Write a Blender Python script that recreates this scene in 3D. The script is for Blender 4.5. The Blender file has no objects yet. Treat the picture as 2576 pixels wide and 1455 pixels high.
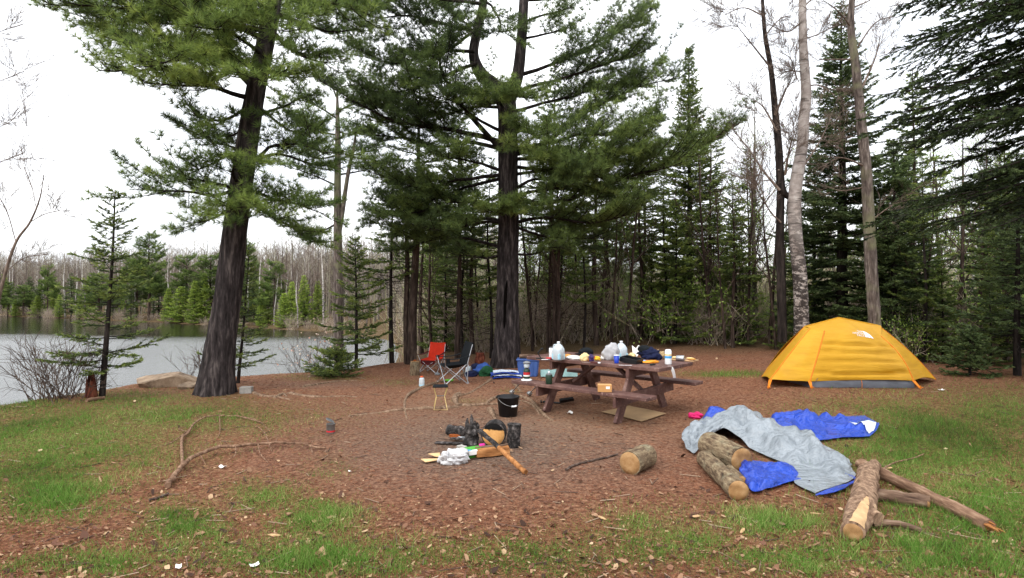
import bpy, bmesh, math, random
import numpy as np
from mathutils import Vector, Matrix

# ---------------------------------------------------------------- camera, sky, sun, exposure
sc = bpy.context.scene
COL = sc.collection
F, YH, CAMH, CX, CY = 1450.0, 744.0, 1.72, 1288.0, 727.5      # photo measured on a 2576 x 1455 grid
TH = math.atan((YH - CY) / F)
cam_d = bpy.data.cameras.new('camera')
cam = bpy.data.objects.new('camera', cam_d); COL.objects.link(cam)
cam.location = (0, 0, CAMH)
cam.rotation_euler = (math.pi / 2 + TH, 0, 0)
cam_d.sensor_width = 36; cam_d.lens = 36 * F / 2576
cam_d.clip_start = .05; cam_d.clip_end = 3000
sc.camera = cam
sc.view_settings.view_transform = 'Standard'; sc.view_settings.look = 'None'
sc.view_settings.exposure = 0.38; sc.view_settings.gamma = 1.0

SUN_EL, SUN_AZ = math.radians(40), math.radians(215)          # soft high light from behind left
world = bpy.data.worlds.new('World'); sc.world = world; world.use_nodes = True
nt = world.node_tree; nt.nodes.clear()
def wn(t): return nt.nodes.new(t)
sky = wn('ShaderNodeTexSky'); sky.sky_type = 'NISHITA'; sky.sun_disc = False
sky.sun_elevation = SUN_EL; sky.sun_rotation = SUN_AZ
tc = wn('ShaderNodeTexCoord'); mp = wn('ShaderNodeMapping'); mp.inputs['Scale'].default_value = (1.2, 1.2, 5.0)
nz = wn('ShaderNodeTexNoise'); nz.inputs['Scale'].default_value = 1.6; nz.inputs['Detail'].default_value = 5
rp = wn('ShaderNodeValToRGB')
rp.color_ramp.elements[0].position = .3; rp.color_ramp.elements[0].color = (17.5, 18.4, 20, 1)
rp.color_ramp.elements[1].position = .6; rp.color_ramp.elements[1].color = (29.5, 29.8, 30.2, 1)
mx = wn('ShaderNodeMix'); mx.data_type = 'RGBA'; mx.inputs[0].default_value = .9
bg = wn('ShaderNodeBackground'); bg.inputs['Strength'].default_value = .1
ow = wn('ShaderNodeOutputWorld')
L = nt.links.new
L(tc.outputs['Generated'], mp.inputs['Vector']); L(mp.outputs[0], nz.inputs['Vector']); L(nz.outputs['Fac'], rp.inputs[0])
sx_ = wn('ShaderNodeSeparateXYZ'); L(tc.outputs['Generated'], sx_.inputs[0])
g1 = wn('ShaderNodeMath'); g1.operation = 'MULTIPLY_ADD'; g1.use_clamp = False; L(sx_.outputs[2], g1.inputs[0]); g1.inputs[1].default_value = .58; g1.inputs[2].default_value = .42   # overcast: brighter overhead than low down
g2 = wn('ShaderNodeMath'); g2.operation = 'MAXIMUM'; L(g1.outputs[0], g2.inputs[0]); g2.inputs[1].default_value = .42
mg = wn('ShaderNodeMix'); mg.data_type = 'RGBA'; mg.blend_type = 'MULTIPLY'; mg.inputs[0].default_value = 1
L(rp.outputs[0], mg.inputs[6]); L(g2.outputs[0], mg.inputs[7])
L(sky.outputs[0], mx.inputs[6]); L(mg.outputs[2], mx.inputs[7]); L(mx.outputs[2], bg.inputs[0]); L(bg.outputs[0], ow.inputs[0])
sun_d = bpy.data.lights.new('sun', 'SUN'); sun_d.energy = 1.5; sun_d.angle = math.radians(30); sun_d.color = (1, .96, .9)
sun = bpy.data.objects.new('sun', sun_d); COL.objects.link(sun)
sd_ = Vector((math.sin(SUN_AZ) * math.cos(SUN_EL), math.cos(SUN_AZ) * math.cos(SUN_EL), math.sin(SUN_EL)))
sun.rotation_euler = sd_.to_track_quat('Z', 'Y').to_euler()
try:
    sc.cycles.use_denoising = True
    sc.cycles.max_bounces = 8; sc.cycles.diffuse_bounces = 5; sc.cycles.glossy_bounces = 2
    sc.cycles.transparent_max_bounces = 8; sc.cycles.transmission_bounces = 4
    sc.cycles.caustics_reflective = False; sc.cycles.caustics_refractive = False
except Exception: pass

# ---------------------------------------------------------------- small maths
rng = np.random.default_rng(7)
def sst(a, b, x):
    t = np.clip((np.asarray(x, float) - a) / (b - a), 0, 1); return t * t * (3 - 2 * t)
def norm(v): return v / np.maximum(np.linalg.norm(v, axis=-1, keepdims=True), 1e-9)
def hsh(ix, iy, s):
    n = np.sin(ix * 127.1 + iy * 311.7 + s * 74.7) * 43758.5453
    return n - np.floor(n)
def vnoise(x, y, s=0):
    x = np.asarray(x, float); y = np.asarray(y, float)
    ix, iy = np.floor(x), np.floor(y); fx, fy = x - ix, y - iy
    fx = fx * fx * (3 - 2 * fx); fy = fy * fy * (3 - 2 * fy)
    a, b, c, d = hsh(ix, iy, s), hsh(ix + 1, iy, s), hsh(ix, iy + 1, s), hsh(ix + 1, iy + 1, s)
    return (a * (1 - fx) + b * fx) * (1 - fy) + (c * (1 - fx) + d * fx) * fy
def fbm(x, y, o=4, s=0):
    r = 0; a = .5
    for i in range(o): r = r + a * vnoise(x * 2 ** i, y * 2 ** i, s + i); a *= .5
    return r
SHORE = np.array([(-60, -6), (-20, 4), (-12.4, 7.2), (-10.3, 9.0), (-9.6, 10.6), (-9.7, 12.4), (-9.0, 14.0), (-7.2, 15.0), (-5.7, 15.7), (-4.7, 17), (-4.6, 22),
                  (-5.5, 28), (-8, 36), (-14.5, 44), (-24, 51), (-30, 55), (-39, 61), (-52, 68), (-67, 77), (-110, 96), (-200, 120), (-280, 60), (-220, -70)], float)
def shore_dist(x, y):                      # positive on land
    x = np.asarray(x, float); y = np.asarray(y, float)
    best = np.full(x.shape, 1e9); ins = np.zeros(x.shape, bool)
    n = len(SHORE)
    for i in range(n):
        a, b = SHORE[i], SHORE[(i + 1) % n]; d = b - a
        t = np.clip(((x - a[0]) * d[0] + (y - a[1]) * d[1]) / (d @ d), 0, 1)
        best = np.minimum(best, np.hypot(x - a[0] - t * d[0], y - a[1] - t * d[1]))
        c = ((a[1] > y) != (b[1] > y)) & (x < (b[0] - a[0]) * (y - a[1]) / (b[1] - a[1] + 1e-12) + a[0])
        ins ^= c
    return np.where(ins, -best, best)
WATER = -1.1
def H(x, y):
    x = np.asarray(x, float); y = np.asarray(y, float)
    s = shore_dist(x, y)
    w = np.where(y < 32, 1.7, 14.0) + .5 * vnoise(x * .7, y * .7, 3)
    land = .16 * sst(1.5, 5, x) * sst(6, 9, y) + .3 * sst(13, 24, y) * sst(-4, 2, x) - .1 * sst(9, 13, y) * sst(2, -2, x)
    land = land + .07 * (fbm(x * .45, y * .45, 3, 1) - .45) + .022 * (fbm(x * 2.3, y * 2.3, 3, 5) - .45)
    land = land + np.clip((s - 14) * .05, 0, 4.0) * sst(38, 55, y)
    k = np.clip(s / w, 0, 1) ** .75
    low = WATER - .06 + np.clip(s, -4, 0) * .45
    return np.where(s < 0, low, low + (land - low) * k)
def h1(x, y): return float(H(np.array([x]), np.array([y]))[0])
CT, ST = math.cos(TH), math.sin(TH)
def P(px, py, Y):                           # point seen at a photo pixel, at distance Y
    u, v = (px - CX) / F, (CY - py) / F
    dy, dz = CT - v * ST, ST + v * CT
    k = Y / dy
    return np.array([u * k, Y, CAMH + dz * k])
def G(px, py, dz=0.0):                      # first ground point under a photo pixel
    Y = np.concatenate([np.arange(2.2, 26, .02), np.arange(26, 140, .2)])
    u, v = (px - CX) / F, (CY - py) / F
    k = Y / (CT - v * ST); x = u * k; z = CAMH + (ST + v * CT) * k
    hit = np.where(z <= H(x, Y) + dz)[0]
    i = hit[0] if len(hit) else len(Y) - 1
    return np.array([x[i], Y[i], h1(x[i], Y[i]) + dz])
def onground(px, Y):
    x = (px - CX) / F * Y
    return np.array([x, Y, h1(x, Y)])
def proj(x, y, z):
    dz = z - CAMH
    D = y * CT + dz * ST; V = -y * ST + dz * CT
    D = np.where(D < .1, .1, D)
    return CX + F * x / D, CY - F * V / D

# ---------------------------------------------------------------- materials
MATS = {}
def rgb(h):
    c = [int(h[i:i + 2], 16) / 255 for i in (0, 2, 4)]
    return tuple((x / 12.92 if x <= .04045 else ((x + .055) / 1.055) ** 2.4) for x in c) + (1,)
class MT:
    def __init__(s, name, rough=.7, spec=.3):
        s.m = bpy.data.materials.new(name); s.m.use_nodes = True
        s.t = s.m.node_tree; s.b = s.t.nodes['Principled BSDF']
        s.b.inputs['Roughness'].default_value = rough
        s.b.inputs['Specular IOR Level'].default_value = spec
        MATS[name] = s.m
    def n(s, t, **kw):
        o = s.t.nodes.new(t)
        for k, v in kw.items():
            if k in o.inputs: o.inputs[k].default_value = v
            else: setattr(o, k, v)
        return o
    def l(s, a, b): s.t.links.new(a, b)
    def coord(s, scale=(1, 1, 1), obj=True):
        c = s.n('ShaderNodeTexCoord'); m = s.n('ShaderNodeMapping'); m.inputs['Scale'].default_value = scale
        s.l(c.outputs['Object'], m.inputs[0]); return m.outputs[0]
    def noise(s, scale, detail=4, vec=None, rough=.6):
        o = s.n('ShaderNodeTexNoise'); o.inputs['Scale'].default_value = scale; o.inputs['Detail'].default_value = detail; o.inputs['Roughness'].default_value = rough
        s.l(vec if vec else s.coord(), o.inputs['Vector']); return o.outputs['Fac']
    def ramp(s, fac, stops):
        r = s.n('ShaderNodeValToRGB'); e = r.color_ramp.elements
        while len(e) < len(stops): e.new(.5)
        for i, (p, c) in enumerate(stops): e[i].position = p; e[i].color = c if not isinstance(c, str) else rgb(c)
        s.l(fac, r.inputs[0]); return r.outputs[0]
    def mix(s, fac, a, b, mode='MIX'):
        m = s.n('ShaderNodeMix'); m.data_type = 'RGBA'; m.blend_type = mode
        for v, i in ((fac, 0), (a, 6), (b, 7)):
            if isinstance(v, (int, float)): m.inputs[i].default_value = v
            elif isinstance(v, tuple): m.inputs[i].default_value = v
            elif isinstance(v, str): m.inputs[i].default_value = rgb(v)
            else: s.l(v, m.inputs[i])
        return m.outputs[2]
    def math(s, op, a, b=0.0):
        m = s.n('ShaderNodeMath'); m.operation = op
        for i, v in enumerate((a, b)):
            if isinstance(v, (int, float)): m.inputs[i].default_value = v
            else: s.l(v, m.inputs[i])
        return m.outputs[0]
    def attr(s, name): return s.n('ShaderNodeAttribute', attribute_name=name).outputs['Fac']
    def col(s, v):
        if isinstance(v, str): s.b.inputs['Base Color'].default_value = rgb(v)
        elif isinstance(v, tuple): s.b.inputs['Base Color'].default_value = v
        else: s.l(v, s.b.inputs['Base Color'])
        return s
    def bump(s, hgt, strength=.4, dist=.01):
        b = s.n('ShaderNodeBump'); b.inputs['Strength'].default_value = strength; b.inputs['Distance'].default_value = dist
        s.l(hgt, b.inputs['Height']); s.l(b.outputs[0], s.b.inputs['Normal']); return s
def plain(name, c, rough=.6, spec=.35, var=.25, scale=9, bump=0, bs=60, metal=0, alpha=1, trans=0):
    m = MT(name, rough, spec); n = m.noise(scale)
    base = rgb(c)
    dk = tuple(x * (1 - var) for x in base[:3]) + (1,); lt = tuple(min(1, x * (1 + var * .6)) for x in base[:3]) + (1,)
    m.col(m.ramp(n, [(.3, dk), (.7, lt)]))
    if bump: m.bump(m.noise(bs, 3), bump, .01)
    m.b.inputs['Metallic'].default_value = metal
    if trans: m.b.inputs['Transmission Weight'].default_value = trans
    return m.m
def bark(name, c1, c2, c3, vs=1.0, strength=.9, dist=.03, lichen=None, flake=0):
    m = MT(name, .9, .1)
    v = m.coord((9 * vs, 9 * vs, 1.6 * vs)); a = m.noise(1.0, 6, v, .65)
    w = m.noise(1.3, 3, m.coord((1, 1, 1)))
    c = m.ramp(a, [(.32, c1), (.52, c2), (.72, c3)])
    if lichen:
        c = m.mix(m.ramp(w, [(.5, (0, 0, 0, 1)), (.62, (1, 1, 1, 1))]), c, lichen)
    m.col(c); m.bump(a, strength, dist); return m.m
def leaf(name, cols, rough=.55, transl=.25):
    m = MT(name, rough, .25)
    t = m.attr('tint'); c = m.ramp(t, [(i / (len(cols) - 1), x) for i, x in enumerate(cols)])
    oi = m.n('ShaderNodeObjectInfo')
    hs = m.n('ShaderNodeHueSaturation'); m.l(c, hs.inputs['Color'])
    v = m.math('MULTIPLY_ADD', oi.outputs['Random'], .35); v.node.inputs[2].default_value = .95
    m.l(v, hs.inputs['Value']); m.l(hs.outputs[0], m.b.inputs['Base Color'])
    if transl:
        tr = m.n('ShaderNodeBsdfTranslucent'); m.l(hs.outputs[0], tr.inputs[0])
        ms = m.n('ShaderNodeMixShader'); ms.inputs[0].default_value = transl
        out = m.t.nodes['Material Output']
        m.l(m.b.outputs[0], ms.inputs[1]); m.l(tr.outputs[0], ms.inputs[2]); m.l(ms.outputs[0], out.inputs[0])
    return m.m

# ---------------------------------------------------------------- mesh building
def catmull(pts, n):
    p = np.asarray(pts, float); m = len(p)
    if m < 3:
        t = np.linspace(0, 1, n)[:, None]; return p[0] * (1 - t) + p[-1] * t
    q = np.vstack([2 * p[0] - p[1], p, 2 * p[-1] - p[-2]])
    out = []
    for t in np.linspace(0, m - 1, n):
        i = min(int(t), m - 2); f = t - i
        a, b, c, d = q[i], q[i + 1], q[i + 2], q[i + 3]
        out.append(.5 * (2 * b + (c - a) * f + (2 * a - 5 * b + 4 * c - d) * f * f + (3 * b - a - 3 * c + d) * f ** 3))
    return np.array(out)
def basis(d):
    d = norm(np.asarray(d, float)); up = np.where(np.abs(d[..., 2:3]) > .95, np.array([1., 0, 0]), np.array([0, 0, 1.]))
    a = norm(np.cross(d, up)); b = np.cross(a, d); return a, b
class MB:
    def __init__(s): s.v = []; s.f = []; s.sm = []; s.t = []; s.n = 0
    def add(s, v, fs, smooth=True, tint=.5):
        v = np.asarray(v, float); s.v.append(v)
        s.t.append(np.broadcast_to(np.asarray(tint, float), (len(v),)))
        for f in (fs if isinstance(fs, list) else [fs]):
            f = np.asarray(f, int)
            if len(f): s.f.append(f + s.n); s.sm.append(smooth)
        s.n += len(v)
    def grid(s, pts, closed_u=False, smooth=True, tint=.5, flip=False):  # pts (nu,nv,3)
        nu, nv = pts.shape[:2]; idx = np.arange(nu * nv).reshape(nu, nv)
        if closed_u: idx = np.vstack([idx, idx[:1]])
        q = np.stack([idx[:-1, :-1], idx[1:, :-1], idx[1:, 1:], idx[:-1, 1:]], -1).reshape(-1, 4)
        if flip: q = q[:, ::-1]
        s.add(pts.reshape(-1, 3), q, smooth, tint)
    def sheet(s, pts, th=.004, smooth=True, tint=.5):                    # a grid with thickness
        pts = np.asarray(pts, float)
        du = np.gradient(pts, axis=0); dv = np.gradient(pts, axis=1)
        nn = norm(np.cross(du, dv)); nu, nv = pts.shape[:2]
        a = pts + nn * th / 2; b = pts - nn * th / 2
        s.grid(a, smooth=smooth, tint=tint); s.grid(b, smooth=smooth, tint=tint, flip=True)
        for e in ((slice(0, 1), slice(None)), (slice(-1, None), slice(None)), (slice(None), slice(0, 1)), (slice(None), slice(-1, None))):
            r = np.stack([a[e].reshape(-1, 3), b[e].reshape(-1, 3)]); s.grid(r, smooth=False, tint=tint)
    def tube(s, pts, rad, n=8, cap=True, tint=.5, lump=0.0, seed=0):
        p = np.asarray(pts, float); m = len(p); rad = np.broadcast_to(np.asarray(rad, float), (m,))
        t = norm(np.gradient(p, axis=0)); a, b = basis(t[0]); A = [a]
        for i in range(1, m):
            a = A[-1] - t[i] * (A[-1] @ t[i]); A.append(a / max(np.linalg.norm(a), 1e-9))
        A = np.array(A); B = np.cross(t, A)
        th = np.linspace(0, 2 * math.pi, n, endpoint=False)
        rr = rad[:, None] * np.ones(n)
        if lump:
            l_ = np.arange(m)[:, None] * .7; rr = rr * (1 + lump * (2 * vnoise(np.cos(th) * 1.3 + 5 + l_, np.sin(th) * 1.3 + l_ * .6, seed) - 1))
        v = p[:, None] + rr[..., None] * (np.cos(th)[None, :, None] * A[:, None] + np.sin(th)[None, :, None] * B[:, None])
        v = v.reshape(-1, 3); k = np.arange(m * n).reshape(m, n)
        q = np.stack([k[:-1], np.roll(k, -1, 1)[:-1], np.roll(k, -1, 1)[1:], k[1:]], -1).reshape(-1, 4)
        s.add(v, q, True, tint)
        if cap:
            for i, rev in ((0, True), (m - 1, False)):
                r = v[i * n:(i + 1) * n]; c = p[i]
                f = np.stack([np.arange(n), np.roll(np.arange(n), -1), np.full(n, n)], 1)
                s.add(np.vstack([r, c]), f[:, ::-1] if rev else f, False, tint)
    def sticks(s, a, b, ra, rb, n=3, tint=.5):
        a = np.asarray(a, float); b = np.asarray(b, float); N = len(a)
        if not N: return
        A, B = basis(b - a); th = np.linspace(0, 2 * math.pi, n, endpoint=False)
        ring = np.cos(th)[None, :, None] * A[:, None] + np.sin(th)[None, :, None] * B[:, None]
        ra = np.broadcast_to(ra, (N,))[:, None, None]; rb = np.broadcast_to(rb, (N,))[:, None, None]
        v = np.concatenate([a[:, None] + ring * ra, b[:, None] + ring * rb], 1).reshape(-1, 3)
        o = (np.arange(N) * 2 * n)[:, None, None]; i = np.arange(n); j = (i + 1) % n
        q = (np.stack([i, j, j + n, i + n], 1)[None] + o).reshape(-1, 4)
        s.add(v, q, True, np.repeat(np.broadcast_to(tint, (N,)), 2 * n))
    def blades(s, p, d, ln, w, tint, seed=None):
        p = np.asarray(p, float); N = len(p)
        if not N: return
        d = norm(d); r = norm(np.cross(d, rng.normal(size=(N, 3))))
        w = np.broadcast_to(w, (N,))[:, None]; ln = np.broadcast_to(ln, (N,))[:, None]
        v = np.stack([p - r * w / 2, p + r * w / 2, p + d * ln], 1).reshape(-1, 3)
        s.add(v, np.arange(3 * N).reshape(N, 3), False, np.repeat(np.broadcast_to(tint, (N,)), 3))
    def leaves(s, p, d, ln, w, tint):
        p = np.asarray(p, float); N = len(p)
        if not N: return
        d = norm(d); r = norm(np.cross(d, rng.normal(size=(N, 3))))
        w = np.broadcast_to(w, (N,))[:, None]; ln = np.broadcast_to(ln, (N,))[:, None]
        v = np.stack([p, p + d * ln * .5 + r * w / 2, p + d * ln, p + d * ln * .5 - r * w / 2], 1).reshape(-1, 3)
        s.add(v, np.arange(4 * N).reshape(N, 4), False, np.repeat(np.broadcast_to(tint, (N,)), 4))
    def bm(s, b, smooth=False, tint=.5):
        b.verts.ensure_lookup_table(); b.verts.index_update()
        v = np.array([x.co[:] for x in b.verts]); by = {}
        for f in b.faces: by.setdefault(len(f.verts), []).append([x.index for x in f.verts])
        s.add(v, [np.array(x) for x in by.values()], smooth, tint); b.free()
    def box(s, c, size, bev=.006, M=None, seg=1, tint=.5):
        b = bmesh.new(); bmesh.ops.create_cube(b, size=1)
        bmesh.ops.scale(b, vec=size, verts=b.verts)
        if bev: bmesh.ops.bevel(b, geom=b.edges[:] , offset=min(bev, min(size) * .45), segments=seg, affect='EDGES', profile=.6)
        if M is not None: bmesh.ops.transform(b, matrix=M, verts=b.verts)
        bmesh.ops.translate(b, vec=Vector(c), verts=b.verts)
        s.bm(b, False, tint)
    def beam(s, a, b_, w, h, bev=.006, up=(0, 0, 1)):                    # a timber from a to b
        a = Vector(a); b_ = Vector(b_); z = (b_ - a); ln = z.length; z.normalize()
        x = Vector(up).cross(z)
        if x.length < 1e-4: x = Vector((1, 0, 0)).cross(z)
        x.normalize(); y = z.cross(x)
        M = Matrix((x, y, z)).transposed().to_4x4()
        s.box((a + b_) / 2, (w, h, ln), bev, M)
    def lathe(s, prof, n=24, c=(0, 0, 0), smooth=True, tint=.5):
        prof = np.asarray(prof, float); th = np.linspace(0, 2 * math.pi, n, endpoint=False)
        v = np.stack([prof[:, 0][None] * np.cos(th)[:, None], prof[:, 0][None] * np.sin(th)[:, None], np.broadcast_to(prof[:, 1], (n, len(prof)))], -1)
        s.grid(v + np.asarray(c, float), closed_u=True, smooth=smooth, tint=tint)
    def blob(s, c, size, seed=0, amp=.25, fr=1.6, n=18, flat=False):     # a lumpy closed body
        b = bmesh.new(); bmesh.ops.create_icosphere(b, subdivisions=3 if n < 20 else 4, radius=1)
        v = np.array([x.co[:] for x in b.verts])
        d = amp * (fbm(v[:, 0] * fr + 9 + v[:, 2] * fr, v[:, 1] * fr + v[:, 2] * .7 * fr + 4, 3, seed) * 2 - 1)
        d2 = amp * (fbm(v[:, 2] * fr * 2 + 3, v[:, 0] * 2 * fr - v[:, 1] * fr, 3, seed + 3) - .5)
        v = v * (1 + d + d2)[:, None]
        for x, q in zip(b.verts, v): x.co = q
        sz = Vector(size)
        for x in b.verts:
            x.co = Vector((x.co.x * sz.x, x.co.y * sz.y, x.co.z * sz.z))
            if flat and x.co.z < -sz.z * .55: x.co.z = -sz.z * .55
            x.co += Vector(c)
        s.bm(b, True)
    def obj(s, name, mat, parent=None, shade=None):
        v = np.concatenate(s.v); me = bpy.data.meshes.new(name)
        me.vertices.add(len(v)); me.vertices.foreach_set('co', v.ravel())
        lo = np.concatenate([f.ravel() for f in s.f]); ct = np.concatenate([np.full(len(f), f.shape[1]) for f in s.f])
        sm = np.concatenate([np.full(len(f), x) for f, x in zip(s.f, s.sm)])
        me.loops.add(len(lo)); me.loops.foreach_set('vertex_index', lo)
        me.polygons.add(len(ct)); me.polygons.foreach_set('loop_start', np.concatenate([[0], np.cumsum(ct)[:-1]]))
        me.polygons.foreach_set('loop_total', ct)
        me.polygons.foreach_set('use_smooth', sm)
        at = me.attributes.new('tint', 'FLOAT', 'POINT'); at.data.foreach_set('value', np.concatenate(s.t).astype(np.float32))
        me.update(calc_edges=True); me.validate()
        me.materials.append(mat if not isinstance(mat, str) else MATS[mat])
        o = bpy.data.objects.new(name, me); COL.objects.link(o)
        if parent is not None: o.parent = parent
        return o
def tag(o, label=None, cat=None, group=None, kind=None):
    for k, v in (('label', label), ('category', cat), ('group', group), ('kind', kind)):
        if v: o[k] = v
    return o
def thing(name, label, cat, loc=(0, 0, 0), rz=0, group=None, rot=None):
    o = bpy.data.objects.new(name, None); COL.objects.link(o); o.empty_display_size = .1
    o.location = loc; o.rotation_euler = rot if rot else (0, 0, rz)
    return tag(o, label, cat, group)
def dup(root, loc=None, rz=0, label=None, group=None, scale=None):
    r = root.copy(); COL.objects.link(r)
    if loc is not None: r.location = loc
    r.rotation_euler = (0, 0, rz)
    if scale is not None: r.scale = scale
    if label: r['label'] = label
    if group: r['group'] = group
    for ch in list(root.children):
        c = ch.copy(); COL.objects.link(c); c.parent = r
        for g in list(ch.children):
            d = g.copy(); COL.objects.link(d); d.parent = c
    return r
# ---------------------------------------------------------------- ground sheet, water
GR = [(120, 1100, 330, 95, 1), (420, 1050, 300, 50, .8), (100, 1200, 170, 90, 1), (560, 1030, 120, 40, .6), (30, 1020, 120, 24, 1), (330, 1010, 170, 26, .8),
      (470, 1310, 110, 50, .9), (650, 1255, 110, 45, .7), (780, 1310, 130, 50, .75), (700, 1400, 300, 60, .65), (250, 1420, 220, 40, .55), (820, 1180, 60, 30, .3),
      (1250, 1405, 420, 55, .6), (1700, 1370, 300, 70, .6), (1930, 1330, 150, 50, .7), (2350, 1120, 260, 110, .95), (2250, 1035, 250, 45, .6), (2500, 1050, 170, 70, .85),
      (2480, 1250, 220, 150, .75), (2000, 1400, 400, 60, .6), (2350, 1410, 250, 70, .55), (1830, 942, 110, 7, 1), (1000, 962, 60, 10, .35), (820, 950, 110, 8, .5),
      (-300, 1150, 350, 160, .9), (2900, 1200, 350, 200, .8), (2420, 985, 160, 18, .35), (1180, 1010, 50, 8, .3), (1290, 985, 25, 6, .35)]
def ell(L_, px, py):
    r = np.zeros(np.shape(px))
    for cx, cy, rx, ry, w in L_:
        q = ((px - cx) / rx) ** 2 + ((py - cy) / ry) ** 2
        r = np.maximum(r, w * np.exp(-q * .9))
    return r
def grass_mask(x, y, z):
    px, py = proj(x, y, z)
    g = ell(GR, px, py)
    g = np.where(y > .5, g, .5)
    n = fbm(x * 1.5, y * 1.5, 4, 11); n2 = fbm(x * 5, y * 5, 3, 12)
    g = g * sst(.19, .48, n * .65 + n2 * .35 + g * .16)
    return np.clip(g * 1.15, 0, 1)
def ash_mask(x, y, z):
    px, py = proj(x, y, z)
    return ell([(1220, 1125, 400, 105, 1.0), (1240, 1108, 100, 36, 1.3), (820, 968, 170, 10, .5)], px, py)
def tan_mask(x, y, z):
    px, py = proj(x, y, z)
    return ell([(1400, 1065, 260, 45, 1), (1150, 1010, 160, 30, .55)], px, py)
def axis(segs):
    o = []
    for a, b, st in segs: o.append(np.arange(a, b, st))
    return np.concatenate(o + [[segs[-1][1]]])
gx = axis([(-420, -140, 28), (-140, -50, 9), (-50, -22, 2.4), (-22, -10.5, .5), (-10.5, 8.5, .085), (8.5, 14, .4), (14, 40, 2.2), (40, 420, 30)])
gy = axis([(-60, -6, 6), (-6, 2.6, .6), (2.6, 15.6, .085), (15.6, 26, .4), (26, 80, 2), (80, 140, 6), (140, 420, 30)])
X, Y = np.meshgrid(gx, gy, indexing='ij')
Z = H(X.ravel(), Y.ravel()).reshape(X.shape)
mb = MB(); mb.grid(np.stack([X, Y, Z], -1))
gm = MT('ground', .95, .08)
def gcoord(sc_): return gm.coord((sc_,) * 3)
f1 = gm.noise(2.2, 5); f2 = gm.noise(26, 5, None, .7); f3 = gm.noise(110, 3, None, .7)
lit = gm.ramp(f2, [(.28, '402a20'), (.45, '7a4c37'), (.58, '98674d'), (.74, 'b38e70')])
lit = gm.mix(gm.ramp(f3, [(.35, (.45, .45, .45, 1)), (.65, (1.25, 1.2, 1.15, 1))]), lit, lit)
lit2 = gm.mix(gm.math('MULTIPLY', f1, .75), lit, gm.ramp(f2, [(.3, '3c2c24'), (.5, '6e5646'), (.7, '92765f')]))
dull = gm.ramp(f2, [(.28, '3d3029'), (.5, '6d5a4e'), (.72, '8d7866')])
tanc = gm.ramp(f2, [(.28, '6b4b37'), (.5, '9a765a'), (.72, 'b08c6d')])
gsoil = gm.ramp(f2, [(.28, '33261a'), (.45, '574a2c'), (.58, '6b6a36'), (.74, '90875a')])
c = gm.mix(gm.math('MULTIPLY', gm.attr('tan'), .8), lit2, tanc)
c = gm.mix(gm.math('MINIMUM', gm.attr('ash'), 1.0), c, dull)
c = gm.mix(gm.attr('grass'), c, gsoil)
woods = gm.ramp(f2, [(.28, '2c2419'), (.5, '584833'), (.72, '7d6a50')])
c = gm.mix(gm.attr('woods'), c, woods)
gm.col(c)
gm.bump(gm.math('ADD', f2, gm.math('MULTIPLY', f3, .5)), .8, .03)
ground = mb.obj('ground', 'ground')
xr, yr, zr = X.ravel(), Y.ravel(), Z.ravel()
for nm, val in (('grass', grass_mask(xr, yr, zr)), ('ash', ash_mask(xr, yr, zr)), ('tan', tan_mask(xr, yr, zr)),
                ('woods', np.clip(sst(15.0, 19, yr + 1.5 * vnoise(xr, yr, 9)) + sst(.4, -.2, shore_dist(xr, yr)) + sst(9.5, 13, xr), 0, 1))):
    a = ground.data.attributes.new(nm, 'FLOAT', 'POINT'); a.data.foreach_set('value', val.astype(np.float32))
tag(ground, kind='structure')

mb = MB()
wx = axis([(-420, -60, 40), (-60, 2, 4)]); wy = axis([(-80, 0, 20), (0, 60, 4), (60, 160, 20)])
WX, WY = np.meshgrid(wx, wy, indexing='ij'); mb.grid(np.stack([WX, WY, np.full(WX.shape, WATER)], -1))
m = MT('water', .08, .5); m.col('1a1d17')
m.b.inputs['IOR'].default_value = 3.0
cx = m.n('ShaderNodeTexCoord'); 
v1 = m.coord((2.2, 5.5, 1)); w1 = m.noise(1.0, 4, v1, .6)
v2 = m.coord((7, 16, 1)); w2 = m.noise(1.0, 3, v2, .6)
sep = m.n('ShaderNodeSeparateXYZ'); m.l(cx.outputs['Object'], sep.inputs[0])
dn = m.noise(.05, 2)
wind = m.ramp(m.math('ADD', m.math('MULTIPLY', sep.outputs[1], .01), m.math('MULTIPLY', dn, .12)), [(.40, (1, 1, 1, 1)), (.47, (.06, .06, .06, 1))])
hh = m.math('MULTIPLY', m.math('ADD', w1, m.math('MULTIPLY', w2, .35)), wind)
m.bump(hh, 1.0, .10)
rr = m.ramp(wind, [(0, (.05,) * 3 + (1,)), (1, (.25,) * 3 + (1,))]); m.l(rr, m.b.inputs['Roughness'])
tag(mb.obj('water', 'water'), kind='structure')

# ---------------------------------------------------------------- grass blades, needles, dead leaves
def scatter(n, lo=(-700, 905), hi=(3300, 1700)):
    px = rng.uniform(lo[0], hi[0], n); py = rng.uniform(lo[1], hi[1], n)
    Yd = F * CAMH / (py - YH); x = (px - CX) / F * Yd
    z = H(x, Yd)
    return x, Yd, z
leaf('grass', ['3f4a20', '52742a', '5a822f', '849250', 'b5a872'], .6, .3)
x, y, z = scatter(1300000)
g = grass_mask(x, y, z)
g = np.where(shore_dist(x, y) < .35, 0, g)
k = rng.random(len(x)) < g ** 1.1 * (.45 + .65 * sst(.35, .6, fbm(x * 7, y * 7, 2, 21)))
x, y, z, g = x[k], y[k], z[k], g[k]
N = len(x); lng = (.026 + .05 * rng.random(N)) * (1 + .35 * sst(1.5, 3, x)) * (.55 + .75 * g) * (.7 + .9 * sst(.45, .7, fbm(x * 1.1, y * 1.1, 3, 31)))
d = np.stack([rng.normal(size=N) * .55, rng.normal(size=N) * .55, np.ones(N)], 1)
mb = MB()
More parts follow.
